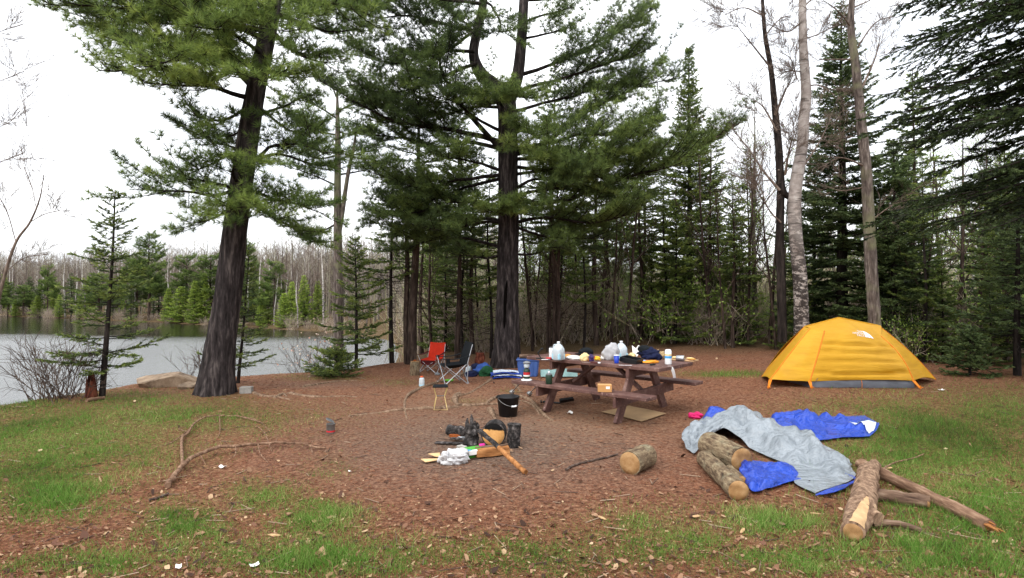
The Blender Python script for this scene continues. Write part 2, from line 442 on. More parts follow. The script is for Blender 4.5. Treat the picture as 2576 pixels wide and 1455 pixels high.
tnt = np.clip(-.12 + 1.0 * fbm(x * .9, y * .9, 3, 41) + rng.normal(size=N) * .2 + (1 - g) * .22, 0, 1)
mb.blades(np.stack([x, y, z - .004], 1), d, lng, np.maximum(.0042, y * .00065), tnt)
tag(mb.obj('grass', 'grass'), 'short patchy green grass growing round the bare campsite earth', 'grass', kind='stuff')

leaf('needle_litter', ['2e1a12', '5b3323', '7f4b33', '9a6a4b', 'b89372'], .8, 0)
x, y, z = scatter(240000)
g = grass_mask(x, y, z); am = ash_mask(x, y, z)
k = (rng.random(len(x)) < (.85 - .55 * g - .5 * np.clip(am, 0, 1))) & (shore_dist(x, y) > .6); x, y, z = x[k], y[k], z[k]; N = len(x)
az = rng.uniform(0, 6.283, N)
mb = MB(); mb.blades(np.stack([x, y, z + .004 + .006 * rng.random(N)], 1), np.stack([np.cos(az), np.sin(az), rng.normal(size=N) * .12], 1), .04 + .05 * rng.random(N), np.maximum(.003, y * .0006), np.clip(rng.normal(.45, .2, N), 0, 1))
tag(mb.obj('needle_litter', 'needle_litter'), 'fallen rusty pine needles strewn over the campsite floor', 'needles', kind='stuff')

leaf('leaf_litter', ['35241b', '5f4032', '7d5b45', '94745a', 'ab9070', 'c8b595'], .8, .1)
x, y, z = scatter(40000)
g = grass_mask(x, y, z); px, py = proj(x, y, z)
k = (rng.random(len(x)) < .25 + .75 * sst(1120, 1380, py)) & (shore_dist(x, y) > .6); x, y, z = x[k], y[k], z[k]; N = len(x)
az = rng.uniform(0, 6.283, N); sz = rng.lognormal(math.log(.0105), .55, N).clip(.004, .034); tl = rng.normal(size=N) * .35
dx = np.stack([np.cos(az), np.sin(az), tl], 1); dyv = np.stack([-np.sin(az), np.cos(az), rng.normal(size=N) * .4], 1)
asp = rng.uniform(.3, .8, N)
p0 = np.stack([x, y, z + .008 + .35 * sz * rng.random(N)], 1); cu = rng.uniform(.05, .45, N)[:, None] * np.array([0, 0, 1.])
V = []
for a_, b_ in ((-1, -.25), (-.35, -1), (.5, -.75), (1, .1), (.4, .9), (-.5, .8)):
    V.append(p0 + ((dx * a_ + dyv * b_ * asp[:, None]) * rng.uniform(.55, 1.25, N)[:, None] + cu * (a_ * a_ + b_ * b_) * .5) * sz[:, None])
V.append(p0)
V = np.stack(V, 1).reshape(-1, 3); o = np.arange(N)[:, None] * 7
fs = [np.concatenate([o + i, o + (i + 1) % 6, o + 6], 1) for i in range(6)]
mb = MB(); mb.add(V, fs, False, np.repeat(np.clip(rng.beta(1.3, 2.0, N) - .06 + .12 * (sz < .008), 0, 1), 7))
tag(mb.obj('leaf_litter', 'leaf_litter'), 'dead leaves, bark flakes and wood chips scattered on the ground', 'leaf litter', kind='stuff')

leaf('twig_litter', ['2f241d', '54433a', '786555', '988570'], .9, 0)
x, y, z = scatter(800); s_ = shore_dist(x, y); k = s_ > .8; x, y, z = x[k], y[k], z[k]; N = len(x)
az = rng.uniform(0, 6.283, N); ll = rng.uniform(.05, .22, N)
a = np.stack([x, y, z + .008], 1); b = np.stack([x + np.cos(az) * ll, y + np.sin(az) * ll, z], 1); b[:, 2] = H(b[:, 0], b[:, 1]) + .012
mb = MB(); mb.sticks(a, b, .0045, .003, 4, rng.random(N))
tag(mb.obj('twig_litter', 'twig_litter'), 'small dry twigs lying about the clearing', 'twigs', kind='stuff')
# ---------------------------------------------------------------- trees: materials
bark('pine_bark', '151211', '363030', '685f5c', 1.5, 1.0, .05)
bark('brown_bark', '1c1613', '443832', '6e5f55', 1.3, .8, .03)
bark('grey_bark', '352e2b', '665b55', '9a8f86', 2.2, 1.0, .04, '77755c')
bark('dark_bark', '0f0d0c', '2c2624', '4a423d', 1.5, .7, .03)
bark('twig_bark', '2b2320', '55473f', '7d6d63', 2, .3, .01)
bark('grey_twigs', '4a3f39', '75665c', '9a8b80', 2, .3, .01)
def birch(name, a, b, c):
    m = MT(name, .8, .2)
    v = m.coord((1.2, 1.2, 9)); n1 = m.noise(1.4, 4, v, .6)
    w = m.noise(1.4, 3); z = m.n('ShaderNodeSeparateXYZ'); t = m.n('ShaderNodeTexCoord'); m.l(t.outputs['Object'], z.inputs[0])
    base = m.ramp(m.noise(5, 4), [(.3, a), (.55, b), (.8, c)])
    dark = m.ramp(n1, [(.36, (1, 1, 1, 1)), (.44, (0, 0, 0, 1))])
    rough = m.math('MULTIPLY', m.ramp(m.noise(1.6, 6, m.coord((4, 4, 9)), .75), [(.44, (0, 0, 0, 1)), (.5, (1, 1, 1, 1))]), m.ramp(m.math('MULTIPLY', z.outputs[2], .1), [(.22, (.95,) * 3 + (1,)), (.42, (.1,) * 3 + (1,))]))
    c = m.mix(m.math('MAXIMUM', m.math('MULTIPLY', dark, .75), rough), base, '2a2321')
    m.col(c); m.bump(m.noise(12, 4), .5, .02)
    return m.m
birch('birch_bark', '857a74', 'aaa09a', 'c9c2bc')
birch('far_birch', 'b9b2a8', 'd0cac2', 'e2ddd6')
leaf('white_pine', ['27331f', '40522b', '5d7039', '7b8d48', '98a656'], .5, .38)
leaf('blue_pine', ['283522', '42522f', '5e7040', '7e924d', '9ba85c'], .5, .38)
leaf('fir', ['222d1a', '3b4a28', '586836', '7a8842', '9aa356'], .5, .38)
leaf('dark_spruce', ['1a2216', '2e3a24', '475730', '64754a', '85925a'], .5, .38)
leaf('bright_cedar', ['364a22', '577232', '7c923e', '9cac4e', 'b4be64'], .5, .3)
leaf('spring_leaves', ['4f6a2c', '6b8838', '86a048', '9db25c', 'b5bd78'], .5, .4)
leaf('blossom', ['b89a80', 'd8bfa8', 'e5d8c8', 'c06a40', 'efe8dd'], .6, .3)
leaf('brush', ['5a4e44', '85766a', 'a79787', 'c0b0a2', 'a89a74'], .9, 0)

def wobj(mb, name, mat, par):
    o = mb.obj(name, mat, par); o.location = -Vector(par.location); return o

# ---- needles
def tufts(mb, p, ax, k=14, ln=.10, w=.008, tint=.5, lo=.35, hi=1.35):
    N = len(p)
    if not N: return
    A, B = basis(ax); ax = norm(ax)
    th = rng.uniform(0, 6.283, (N, k)); ph = rng.uniform(lo, hi, (N, k))
    d = ax[:, None] * np.cos(ph)[..., None] + (A[:, None] * np.cos(th)[..., None] + B[:, None] * np.sin(th)[..., None]) * np.sin(ph)[..., None]
    q = np.repeat(p, k, 0); d = d.reshape(-1, 3)
    t = np.repeat(np.broadcast_to(tint, (N,)), k) + rng.normal(size=N * k) * .1
    mb.blades(q, d, ln * rng.uniform(.7, 1.15, N * k), w, np.clip(t, 0, 1))

def pine_limb(wood, nd, pts, r0, start=.3, spread=1.0, dens=1.0, tint=.5, k=14, ln=.10, w=.009, upsweep=.25):
    L_ = sum(np.linalg.norm(np.diff(np.asarray(pts, float), axis=0), axis=1)); n = max(8, int(L_ / .16))
    c = catmull(pts, n)
    c = c + np.stack([fbm(np.arange(n) * .35, np.full(n, r0 * 999 + j * 7 + pts[0][2]), 2, j) - .4 for j in range(3)], 1) * .16 * np.sin(np.linspace(0, math.pi, n))[:, None]
    wood.tube(c, np.linspace(r0, max(.007, r0 * .14), n), 7)
    T = norm(np.gradient(c, axis=0)); P_, D_, TT = [], [], []
    sa, sb, sr = [], [], []
    s = start; side = 1
    step = .105 / L_ / dens
    while s < 1.0:
        i = min(int(s * (n - 1)), n - 2); f = s * (n - 1) - i
        p = c[i] * (1 - f) + c[i + 1] * f; t = T[i]
        up = np.array([0, 0, 1.]); sd = norm(np.cross(t, up)) * side
        ang = rng.uniform(.65, 1.1); d = t * math.cos(ang) + sd * math.sin(ang) + up * rng.normal(.10, .30)
        l = spread * (.25 + .75 * math.sin(math.pi * min(1, (s - start) / (1.0 - start) * .8 + .2))) * rng.uniform(.5, 1.1) * min(.30 * L_ + .25, 1.15)
        m = 5; u = np.linspace(0, 1, m)[:, None]
        b = p + d * l * u + up * upsweep * l * u ** 2 + rng.normal(size=3) * .05 * l * u
        wood.tube(b, np.linspace(max(.006, r0 * .22), .004, m), 4, cap=False)
        lt = np.clip(tint + rng.normal() * .13, 0, 1)
        nt_ = max(3, int(l / .075)); tt = (np.arange(nt_) + .6) / nt_
        for j, a in enumerate(tt):
            bp = b[0] + (b[-1] - b[0]) * a + up * upsweep * l * (a * a - a)
            dd = norm(b[-1] - b[0]); sdd = norm(np.cross(dd, up)) * (1 if j % 2 else -1)
            an = rng.uniform(.4, .95); e = dd * math.cos(an) + sdd * math.sin(an) + up * rng.uniform(-.05, .45)
            tl = rng.uniform(.10, .30) * (1.1 - .4 * a)
            q = bp + e * tl; sa.append(bp); sb.append(q)
            for g in (.5, 1.0): P_.append(bp + e * tl * g); D_.append(e + up * .25); TT.append(lt + (g - .7) * .2)
        P_.append(b[-1]); D_.append(b[-1] - b[-2]); TT.append(lt + .1)
        s += step * rng.uniform(.6, 1.4); side = -side
    for g in np.linspace(max(start, .6), 1, 8):
        i = int(g * (n - 1)); P_.append(c[i]); D_.append(T[i] + np.array([0, 0, .4])); TT.append(tint)
    if sa: wood.sticks(np.array(sa), np.array(sb), .0045, .003, 3)
    tufts(nd, np.array(P_), np.array(D_), k, ln, w, np.clip(np.array(TT), 0, 1))

def root_flare(pts, rad, base, out=.9, h=.9):
    return pts, rad

def trunk_mesh(mb, pts, rad, n=20, flare=.0, flare_h=.8, lump=.06, seed=0, steps=50, ridge=0):
    c = catmull(pts, steps); r = np.interp(np.linspace(0, 1, steps), np.linspace(0, 1, len(rad)), rad)
    z = c[:, 2] - c[0, 2]; fl = flare * np.exp(-np.clip(z, 0, 99) / (flare_h * .4))
    th = np.linspace(0, 6.2832, n, endpoint=False)
    butt = 1 + (fl[:, None] / r[:, None]) * (.55 + .75 * np.maximum(0, np.cos(th * 5 + seed) * .6 + np.cos(th * 3 + seed * 2) * .5))
    t = norm(np.gradient(c, axis=0)); A = norm(np.cross(np.broadcast_to(np.array([0, 1., 0]), t.shape), t)); B = np.cross(t, A)
    rr = r[:, None] * butt * (1 + lump * (2 * fbm(np.cos(th) * 2 + 5 + z[:, None] * .8, np.sin(th) * 2 + z[:, None] * .5, 3, seed) - 1))
    if ridge: tz_ = th[None] + .25 * np.sin(z[:, None] * 1.3 + th[None] * 2); rr = rr * (1 + ridge * (2 * np.abs(2 * fbm(tz_ * 4.5 + 20, z[:, None] * 2.2 + 3, 3, seed + 4) - 1) - .6))
    v = c[:, None] + rr[..., None] * (np.cos(th)[None, :, None] * A[:, None] + np.sin(th)[None, :, None] * B[:, None])
    k = np.arange(steps * n).reshape(steps, n)
    q = np.stack([k[:-1], np.roll(k, -1, 1)[:-1], np.roll(k, -1, 1)[1:], k[1:]], -1).reshape(-1, 4)
    mb.add(v.reshape(-1, 3), q, True)
    return c, r

def limb_px(t, tip_list, Y0, dY):
    n = len(tip_list); return np.array([P(a, b, Y0 + dY * (i + (0 if t else 1)) / n) for i, (a, b) in enumerate(tip_list)])

# ---------------------------------------------------------------- the leaning white pine beside the water
b0 = G(538, 992); YL = b0[1]
left_pine = thing('pine_tree', 'big white pine leaning right with bare dark lower trunk, rising from the grassy lake bank', 'pine tree', b0)
tr = MB(); tp = [b0 - np.array([0, 0, .15])] + [P(x, y, YL) for x, y in ((553, 880), (574, 740), (590, 590), (612, 430), (640, 250), (665, 120), (690, -20), (715, -260), (735, -520))]
trunk_mesh(tr, tp, [.285, .255, .222, .204, .186, .168, .15, .135, .11, .07], 56, .13, .9, .07, 2, 220, .05)
wobj(tr, 'trunk', 'pine_bark', left_pine)
wd, nd = MB(), MB()
LL = [  # pixel path, depth swing (m), radius, density, tint
    ([(640, 250), (560, 230), (430, 180), (250, 178)], -1.3, .05, 1.35, .62), ([(645, 230), (560, 150), (420, 110), (290, 95)], .6, .05, 1.35, .6),
    ([(648, 200), (590, 180), (500, 215), (360, 210)], -1.9, .045, 1.35, .66), ([(650, 180), (560, 130), (470, 150), (400, 160)], -2.6, .045, 1.3, .7),
    ([(668, 100), (520, 40), (330, 20), (110, 12)], -1.0, .055, 1.3, .5), ([(672, 80), (560, 60), (400, 50), (210, 60)], .8, .05, 1.3, .45), ([(690, -20), (560, -40), (380, -50), (170, -30)], -.4, .05, 1.2, .45),
    ([(690, -30), (600, -20), (480, 0), (390, 20)], -1.8, .045, 1.3, .55), ([(660, 140), (620, 110), (560, 80), (520, 70)], -2.4, .04, 1.3, .6), ([(655, 160), (640, 170), (650, 190), (660, 205)], -2.2, .04, 1.4, .66),
    ([(640, 245), (600, 280), (540, 300), (470, 285)], -.9, .035, 1.0, .45), ([(632, 300), (600, 330), (560, 345), (480, 350)], .7, .03, .7, .4),
    ([(622, 375), (585, 390), (540, 415), (470, 440)], -.9, .03, .75, .4), ([(620, 385), (590, 370), (550, 360), (505, 365)], .8, .028, .7, .4),
    ([(605, 475), (540, 490), (440, 480), (335, 478)], .5, .04, 1.0, .45), ([(605, 475), (560, 470), (480, 450), (420, 460)], -1.2, .035, 1.0, .48), ([(600, 500), (560, 540), (520, 555), (495, 560)], -.8, .028, .9, .5),
    ([(606, 470), (590, 440), (600, 420), (610, 410)], -1.6, .03, 1.2, .58), ([(598, 530), (590, 530), (600, 520), (590, 525)], -1.5, .03, 1.2, .55),
    ([(640, 400), (700, 390), (780, 410), (860, 425)], .6, .035, .95, .42), ([(638, 405), (690, 370), (760, 365), (830, 390)], -1.2, .035, .9, .45),
    ([(630, 480), (665, 530), (730, 570), (820, 620)], .3, .04, 1.0, .5), ([(632, 480), (680, 500), (740, 510), (820, 540)], -1.0, .035, 1.0, .5), ([(630, 490), (650, 520), (680, 540), (700, 560)], -1.5, .03, 1.0, .55),
    ([(655, 290), (700, 270), (750, 250), (800, 240)], .9, .03, .6, .42), ([(650, 270), (690, 300), (740, 330), (770, 345)], -.8, .03, .55, .42),
    ([(685, 30), (760, 60), (830, 80), (905, 70)], .9, .045, 1.1, .45), ([(690, -10), (760, 0), (860, 10), (930, 40)], -1.0, .045, 1.1, .5), ([(680, 70), (720, 120), (770, 150), (830, 160)], -1.0, .04, 1.0, .5),
    ([(690, -20), (700, 20), (690, 60), (680, 80)], -2.0, .04, 1.3, .55), ([(700, -100), (640, -130), (500, -170), (300, -190)], -1.5, .05, 1.1, .5), ([(705, -120), (790, -150), (880, -150), (980, -140)], -1.2, .05, 1.1, .5), ([(700, -60), (680, 0), (600, 20), (540, 10)], 2.2, .04, 1.2, .4), ([(700, -60), (740, 0), (780, 30), (800, 20)], 2.2, .04, 1.2, .4)]
for path, dY, r, de, ti in LL:
    pine_limb(wd, nd, limb_px(True, path, YL, dY), r, .26, 1.25, de, ti, 22, .14, .0085)
for i in range(14):                                        # crown above the picture
    z = rng.uniform(8.2, 15); a = rng.uniform(0, 6.283); L_ = (15.8 - z) * .42 + .6; tx = np.interp(z - CAMH, [4, 9, 13], [-4.6, -4.1, -3.9])
    q = np.array([tx, YL, z]); e = np.array([math.cos(a), math.sin(a), .2])
    pine_limb(wd, nd, [q, q + e * L_ * .5, q + e * L_ + np.array([0, 0, -.1])], .04, .3, 1.1, .6, .5, 10, .11, .012)
wobj(wd, 'branches', 'dark_bark', left_pine); wobj(nd, 'crown', 'white_pine', left_pine)

# ---------------------------------------------------------------- the forked white pine in the middle
b1 = G(1274, 922); YC = b1[1]
mid_pine = thing('pine_tree', 'tallest white pine with straight dark trunk forking high up, behind the picnic table', 'pine tree', b1)
tr = MB()
trunk_mesh(tr, [b1 - np.array([0, 0, .15])] + [P(x, y, YC) for x, y in ((1276, 820), (1277, 700), (1279, 560), (1278, 420), (1277, 300), (1270, 215))], [.36, .30, .27, .26, .255, .245, .24], 56, .12, 1.0, .06, 5, 220, .05)
trunk_mesh(tr, [P(x, y, YC) for x, y in ((1272, 300), (1285, 240), (1302, 190), (1312, 100), (1318, 0), (1328, -200), (1335, -430))], [.16, .17, .15, .13, .12, .09, .05], 16, 0, 1, .05, 7, 40)
trunk_mesh(tr, [P(x, y, YC + .25) for x, y in ((1268, 270), (1245, 215), (1213, 190), (1192, 140), (1200, 80), (1216, 0), (1220, -160), (1225, -330))], [.15, .16, .17, .13, .12, .11, .08, .04], 16, 0, 1, .09, 9, 44)
wobj(tr, 'trunk', 'pine_bark', mid_pine)
hm = MT('hollow_wood', .95, .05); hm.col('0a0706')
mb = MB()                                                      # the dark split in its bark
hp = [P(x, y, YC - .27) for x, y in ((1276, 705), (1273, 730), (1271, 760), (1270, 800), (1268, 830))]
mb.tube(catmull(hp, 12), np.array([.01, .03, .04, .05, .05, .05, .055, .05, .045, .05, .035, .01]) * .8, 8); wobj(mb, 'bark_split', 'hollow_wood', mid_pine)
wd, nd = MB(), MB()
CL = [([(1265, 360), (1160, 330), (1060, 318), (950, 288), (800, 200)], -1.0, .075, .9, .35), ([(1262, 375), (1190, 360), (1100, 370), (1000, 345), (930, 340)], .9, .06, .9, .35),
      ([(1262, 380), (1180, 285), (1125, 210), (1105, 140), (1105, 60)], -1.3, .07, .8, .3), ([(1265, 440), (1170, 452), (1060, 470), (920, 430)], -.9, .055, 1.0, .38), ([(1262, 450), (1180, 470), (1080, 500), (960, 500)], 1.2, .05, .9, .35),
      ([(1258, 520), (1150, 505), (1040, 535), (930, 545)], -.8, .05, 1.0, .42), ([(1258, 555), (1180, 545), (1100, 540), (990, 590)], 1.0, .05, .9, .35), ([(1255, 620), (1160, 600), (1080, 605), (1000, 640)], .4, .045, .9, .42),
      ([(1255, 560), (1200, 560), (1140, 580), (1080, 575)], -1.6, .04, 1.0, .45),
      ([(1290, 500), (1390, 510), (1560, 455), (1700, 405), (1860, 310)], -1.2, .075, 1.0, .5), ([(1292, 495), (1380, 475), (1500, 480), (1620, 500)], .9, .05, .9, .45), ([(1295, 560), (1380, 545), (1500, 560), (1640, 520)], -1.0, .05, 1.0, .5),
      ([(1295, 570), (1350, 590), (1430, 600), (1520, 600)], .8, .045, .9, .45), ([(1290, 480), (1350, 450), (1420, 460), (1480, 440)], -1.8, .045, 1.0, .5),
      ([(1295, 390), (1380, 355), (1470, 285), (1590, 225), (1715, 195)], .7, .06, .95, .42), ([(1295, 380), (1420, 350), (1540, 330), (1660, 305)], -1.0, .055, 1.0, .5), ([(1295, 400), (1400, 400), (1520, 380), (1640, 385)], -1.7, .05, 1.0, .52), ([(1295, 420), (1400, 430), (1540, 410), (1680, 380)], 1.3, .05, .9, .45),
      ([(1305, 190), (1400, 160), (1530, 95), (1645, 22)], .6, .055, .9, .38), ([(1300, 230), (1400, 200), (1520, 165), (1620, 130)], -1.0, .05, .95, .4), ([(1298, 280), (1400, 250), (1500, 225), (1590, 215)], 1.0, .045, .9, .4),
      ([(1310, 100), (1360, 90), (1410, 80), (1450, 100)], -.8, .035, .7, .4), ([(1318, 0), (1380, 0), (1440, -20), (1500, 0)], .6, .04, .8, .4), ([(1313, 60), (1360, 40), (1400, 30), (1440, 20)], -.9, .035, .7, .4),
      ([(1200, 80), (1110, 60), (1010, 40), (900, 60)], -1.0, .05, 1.1, .38), ([(1195, 130), (1100, 130), (1000, 160), (900, 140)], .8, .05, 1.1, .35), ([(1200, 160), (1120, 190), (1020, 230), (930, 230)], -.8, .05, 1.1, .36),
      ([(1215, 10), (1120, 0), (1000, -20), (880, 0)], -.7, .05, 1.1, .4), ([(1216, -20), (1130, -40), (1040, -60), (940, -40)], .9, .05, 1.0, .38), ([(1200, 70), (1150, 110), (1090, 150), (1050, 200)], -1.7, .045, 1.1, .4),
      ([(1255, 270), (1180, 270), (1080, 290), (990, 260)], 1.2, .045, 1.0, .32), ([(1215, 0), (1240, 20), (1260, 60), (1250, 90)], -1.4, .04, 1.0, .42), ([(1200, 90), (1170, 60), (1130, 30), (1100, 10)], 1.6, .04, 1.1, .35),
      ([(1268, 265), (1255, 260), (1245, 255), (1240, 262)], -1.7, .045, 1.6, .62), ([(1270, 255), (1285, 245), (1310, 245), (1330, 255)], -1.6, .04, 1.4, .58), ([(1262, 262), (1225, 255), (1195, 240), (1180, 235)], -1.5, .04, 1.4, .55),
      ([(1290, 370), (1310, 370), (1340, 390), (1370, 400)], -1.8, .045, 1.5, .6), ([(1290, 340), (1310, 330), (1330, 335), (1350, 345)], -1.6, .04, 1.4, .6), ([(1275, 545), (1262, 540), (1255, 535), (1240, 540)], -1.5, .04, 1.5, .62), ([(1275, 535), (1290, 530), (1310, 535), (1325, 540)], -1.4, .04, 1.4, .62),
      ([(1262, 430), (1200, 410), (1150, 400), (1090, 400)], -1.8, .045, 1.0, .42), ([(1290, 440), (1360, 430), (1430, 420), (1510, 430)], -2.1, .045, 1.1, .55), ([(1260, 330), (1200, 300), (1150, 260), (1120, 250)], -2.0, .045, 1.1, .4),
      ([(1262, 640), (1220, 650), (1170, 640), (1120, 650)], -1.2, .035, .8, .42), ([(1295, 640), (1340, 640), (1390, 620), (1440, 630)], -.8, .035, .8, .45)]
for path, dY, r, de, ti in CL:
    pine_limb(wd, nd, limb_px(True, path, YC, dY), r, .28, 1.4, de * 1.15, ti + .06, 22, .15, .0095)
for i in range(10):
    z = rng.uniform(9.5, 15); a = rng.uniform(0, 6.283); L_ = (16.5 - z) * .45 + .6; tx = .25 if i % 2 else -.7
    q = np.array([tx, YC, z]); e = np.array([math.cos(a), math.sin(a), .25])
    pine_limb(wd, nd, [q, q + e * L_ * .5, q + e * L_], .04, .3, 1.1, .6, .42, 10, .12, .014)
wobj(wd, 'branches', 'dark_bark', mid_pine); wobj(nd, 'crown', 'blue_pine', mid_pine)
bark('root_bark', '4b3a2e', '7d6653', 'a58d77', 2, .6, .02)
RT = [[(1250, 905), (1180, 935), (1110, 962), (1050, 982), (1022, 1002), (1018, 1030), (1026, 1062)], [(1262, 935), (1230, 960), (1190, 985), (1150, 1000), (1140, 1015)], [(1160, 990), (1145, 1000), (1150, 1018), (1180, 1022), (1215, 1020), (1250, 1018), (1310, 1010), (1340, 1022), (1362, 1050)],
      [(1155, 1025), (1110, 1028), (1060, 1030), (1010, 1033), (920, 1043), (872, 1050)], [(1232, 1030), (1240, 1045), (1250, 1065)], [(1290, 960), (1300, 975), (1310, 985)], [(1300, 1000), (1335, 1008), (1355, 1030), (1370, 1048), (1395, 1062)], [(1255, 1000), (1235, 1008), (1222, 1018)]]
for i, q in enumerate(RT):
    c = catmull([G(*a) for a in q], 26); c[:, 2] = H(c[:, 0], c[:, 1]) - .004 + .03 * (vnoise(np.arange(26) * .5, np.full(26, i * 3.), 8) - .35)
    c[0, 2] -= .05; c[-1, 2] -= .05
    mb = MB(); mb.tube(c, np.linspace(.044, .018, 26) * (.8 + .5 * vnoise(np.arange(26) * .8, np.full(26, i * 5.), 3)), 7, lump=.2, seed=i); wobj(mb, 'surface_root', 'root_bark', mid_pine)
for i, q in enumerate([[(620, 985), (665, 998), (700, 1000), (735, 1008)], [(690, 1002), (712, 992), (722, 1000)], [(720, 990), (790, 1000), (850, 998), (905, 1000)], [(770, 950), (820, 946), (880, 948), (925, 955)], [(760, 975), (800, 968), (850, 960), (905, 958)]]):
    c = catmull([G(*a) for a in q], 20); c[:, 2] = H(c[:, 0], c[:, 1]) - .008; c[0, 2] -= .04; c[-1, 2] -= .04
    mb = MB(); mb.tube(c, np.linspace(.045, .02, 20), 7, lump=.25, seed=i + 30); wobj(mb, 'surface_root', 'root_bark', left_pine)
# ---------------------------------------------------------------- the other trees
def conifer(seed, Hh, r0, Lmax, base=.05, whorl=.26, nb=6, droop=-.15, needle=.035, nw=.010, dens=1.0, fill=1.0, dead=0, shape=.85, lean=(0, 0), crook=.02):
    """local meshes: trunk, branches, needles; branches carry flat sprays of short needles"""
    needle *= 1.4; nw *= 2.0
    r = np.random.default_rng(seed); tr, wd, nd = MB(), MB(), MB()
    zs = np.linspace(-.1, Hh, 14); tp = np.stack([lean[0] * zs / Hh + crook * np.sin(zs * 1.1 + seed), lean[1] * zs / Hh + crook * np.cos(zs * .9 + seed), zs], 1)
    tr.tube(tp, np.linspace(r0, .008, 14) ** 1.0, 10, lump=.1, seed=seed)
    ta, tb, tl, tw = [], [], [], []
    z = base * Hh
    while z < Hh * .985:
        rel = min(1.0, (Hh - z) / (Hh * (1 - base))); LL_ = Lmax * rel ** shape
        n = max(3, int(nb * (1 if rel > .15 else .7)))
        a0 = r.uniform(0, 6.283)
        for j in range(n):
            if r.random() > fill: continue
            az = a0 + j * 6.283 / n + r.normal() * .25; l = LL_ * r.uniform(.6, 1.12) + .08
            el = droop + (.75 - droop) * (1 - rel) ** 1.6 + r.normal() * .1
            h = np.array([math.cos(az), math.sin(az), 0]); c0 = np.array([np.interp(z, zs, tp[:, 0]), np.interp(z, zs, tp[:, 1]), z + r.normal() * .05])
            u = np.linspace(0, 1, 6)[:, None]
            c = c0 + h * l * u * math.cos(el) + np.array([0, 0, 1.]) * l * (math.sin(el) * u + .22 * u ** 2.2 * rel)
            wd.tube(c, np.linspace(max(.006, .012 * l), .003, 6), 4, cap=False)
            side = norm(np.cross(h, [0, 0, 1.])); m = max(4, int(l / .062 * dens))
            t_ = .12 + .85 * (np.arange(m) + r.random(m) * .7) / m
            for q, tt in enumerate(t_):
                i = min(int(tt * 5), 4); f = tt * 5 - i; p = c[i] * (1 - f) + c[i + 1] * f; td = norm(c[i + 1] - c[i])
                sl = (.34 * l * (1 - tt) ** .7 * min(1, tt * 3.2) + .06) * r.uniform(.6, 1.15)
                sl = min(sl, .55)
                an = r.uniform(.65, 1.0); e = td * math.cos(an) + side * math.sin(an) * (1 if q % 2 else -1) + np.array([0, 0, r.normal(-.03, .14)])
                ta.append(p); tb.append(p + e * sl); tl.append(sl); tw.append(np.clip(.42 + r.normal() * .12 + .25 * tt * (1 if rel < .8 else .6), 0, 1))
            ta.append(c[-2]); tb.append(c[-1]); tl.append(l * .2); tw.append(.7)
        z += whorl * (.55 + .6 * rel) * r.uniform(.8, 1.2)
    ta, tb, tl, tw = map(np.array, (ta, tb, tl, tw))
    wd.sticks(ta, tb, .004, .002, 3)
    cnt = np.maximum(3, (tl / needle * 5.5).astype(int)); idx = np.repeat(np.arange(len(ta)), cnt); N = len(idx)
    u = r.random(N)[:, None]; d0 = norm(tb - ta)[idx]; A, B = basis(d0); ph = r.uniform(0, 6.283, N)
    d = d0 * .75 + (A * np.cos(ph)[:, None] + B * np.sin(ph)[:, None] * .55) * .75
    nd.blades(ta[idx] + (tb - ta)[idx] * u, d, needle * r.uniform(.75, 1.25, N), nw, np.clip(tw[idx] + r.normal(size=N) * .1, 0, 1))
    if dead:
        for _ in range(dead):
            z = r.uniform(.1, base * 1.05) * Hh; az = r.uniform(0, 6.283); l = r.uniform(.3, 1.1) * Lmax * .7
            h = np.array([math.cos(az), math.sin(az), r.uniform(-.25, .2)]); c = np.array([0, 0, z]) + h * np.linspace(0, l, 5)[:, None] + r.normal(size=(5, 3)) * .04 * np.linspace(0, 1, 5)[:, None]
            wd.tube(c, np.linspace(.010, .003, 5), 4, cap=False)
            pa = np.array([c[i] for i in (1, 2, 3, 3)]); wd.sticks(pa, pa + r.normal(size=(4, 3)) * .16 + h * .1, .004, .002, 3)
    return tr, wd, nd
def mk_conifer(name, label, loc, mats, group=None, rz=0, **kw):
    t = thing(name, label, 'tree', loc, rz, group)
    tr, wd, nd = conifer(**kw)
    tr.obj('trunk', mats[0], t); wd.obj('branches', mats[0], t); nd.obj('crown', mats[1], t)
    return t

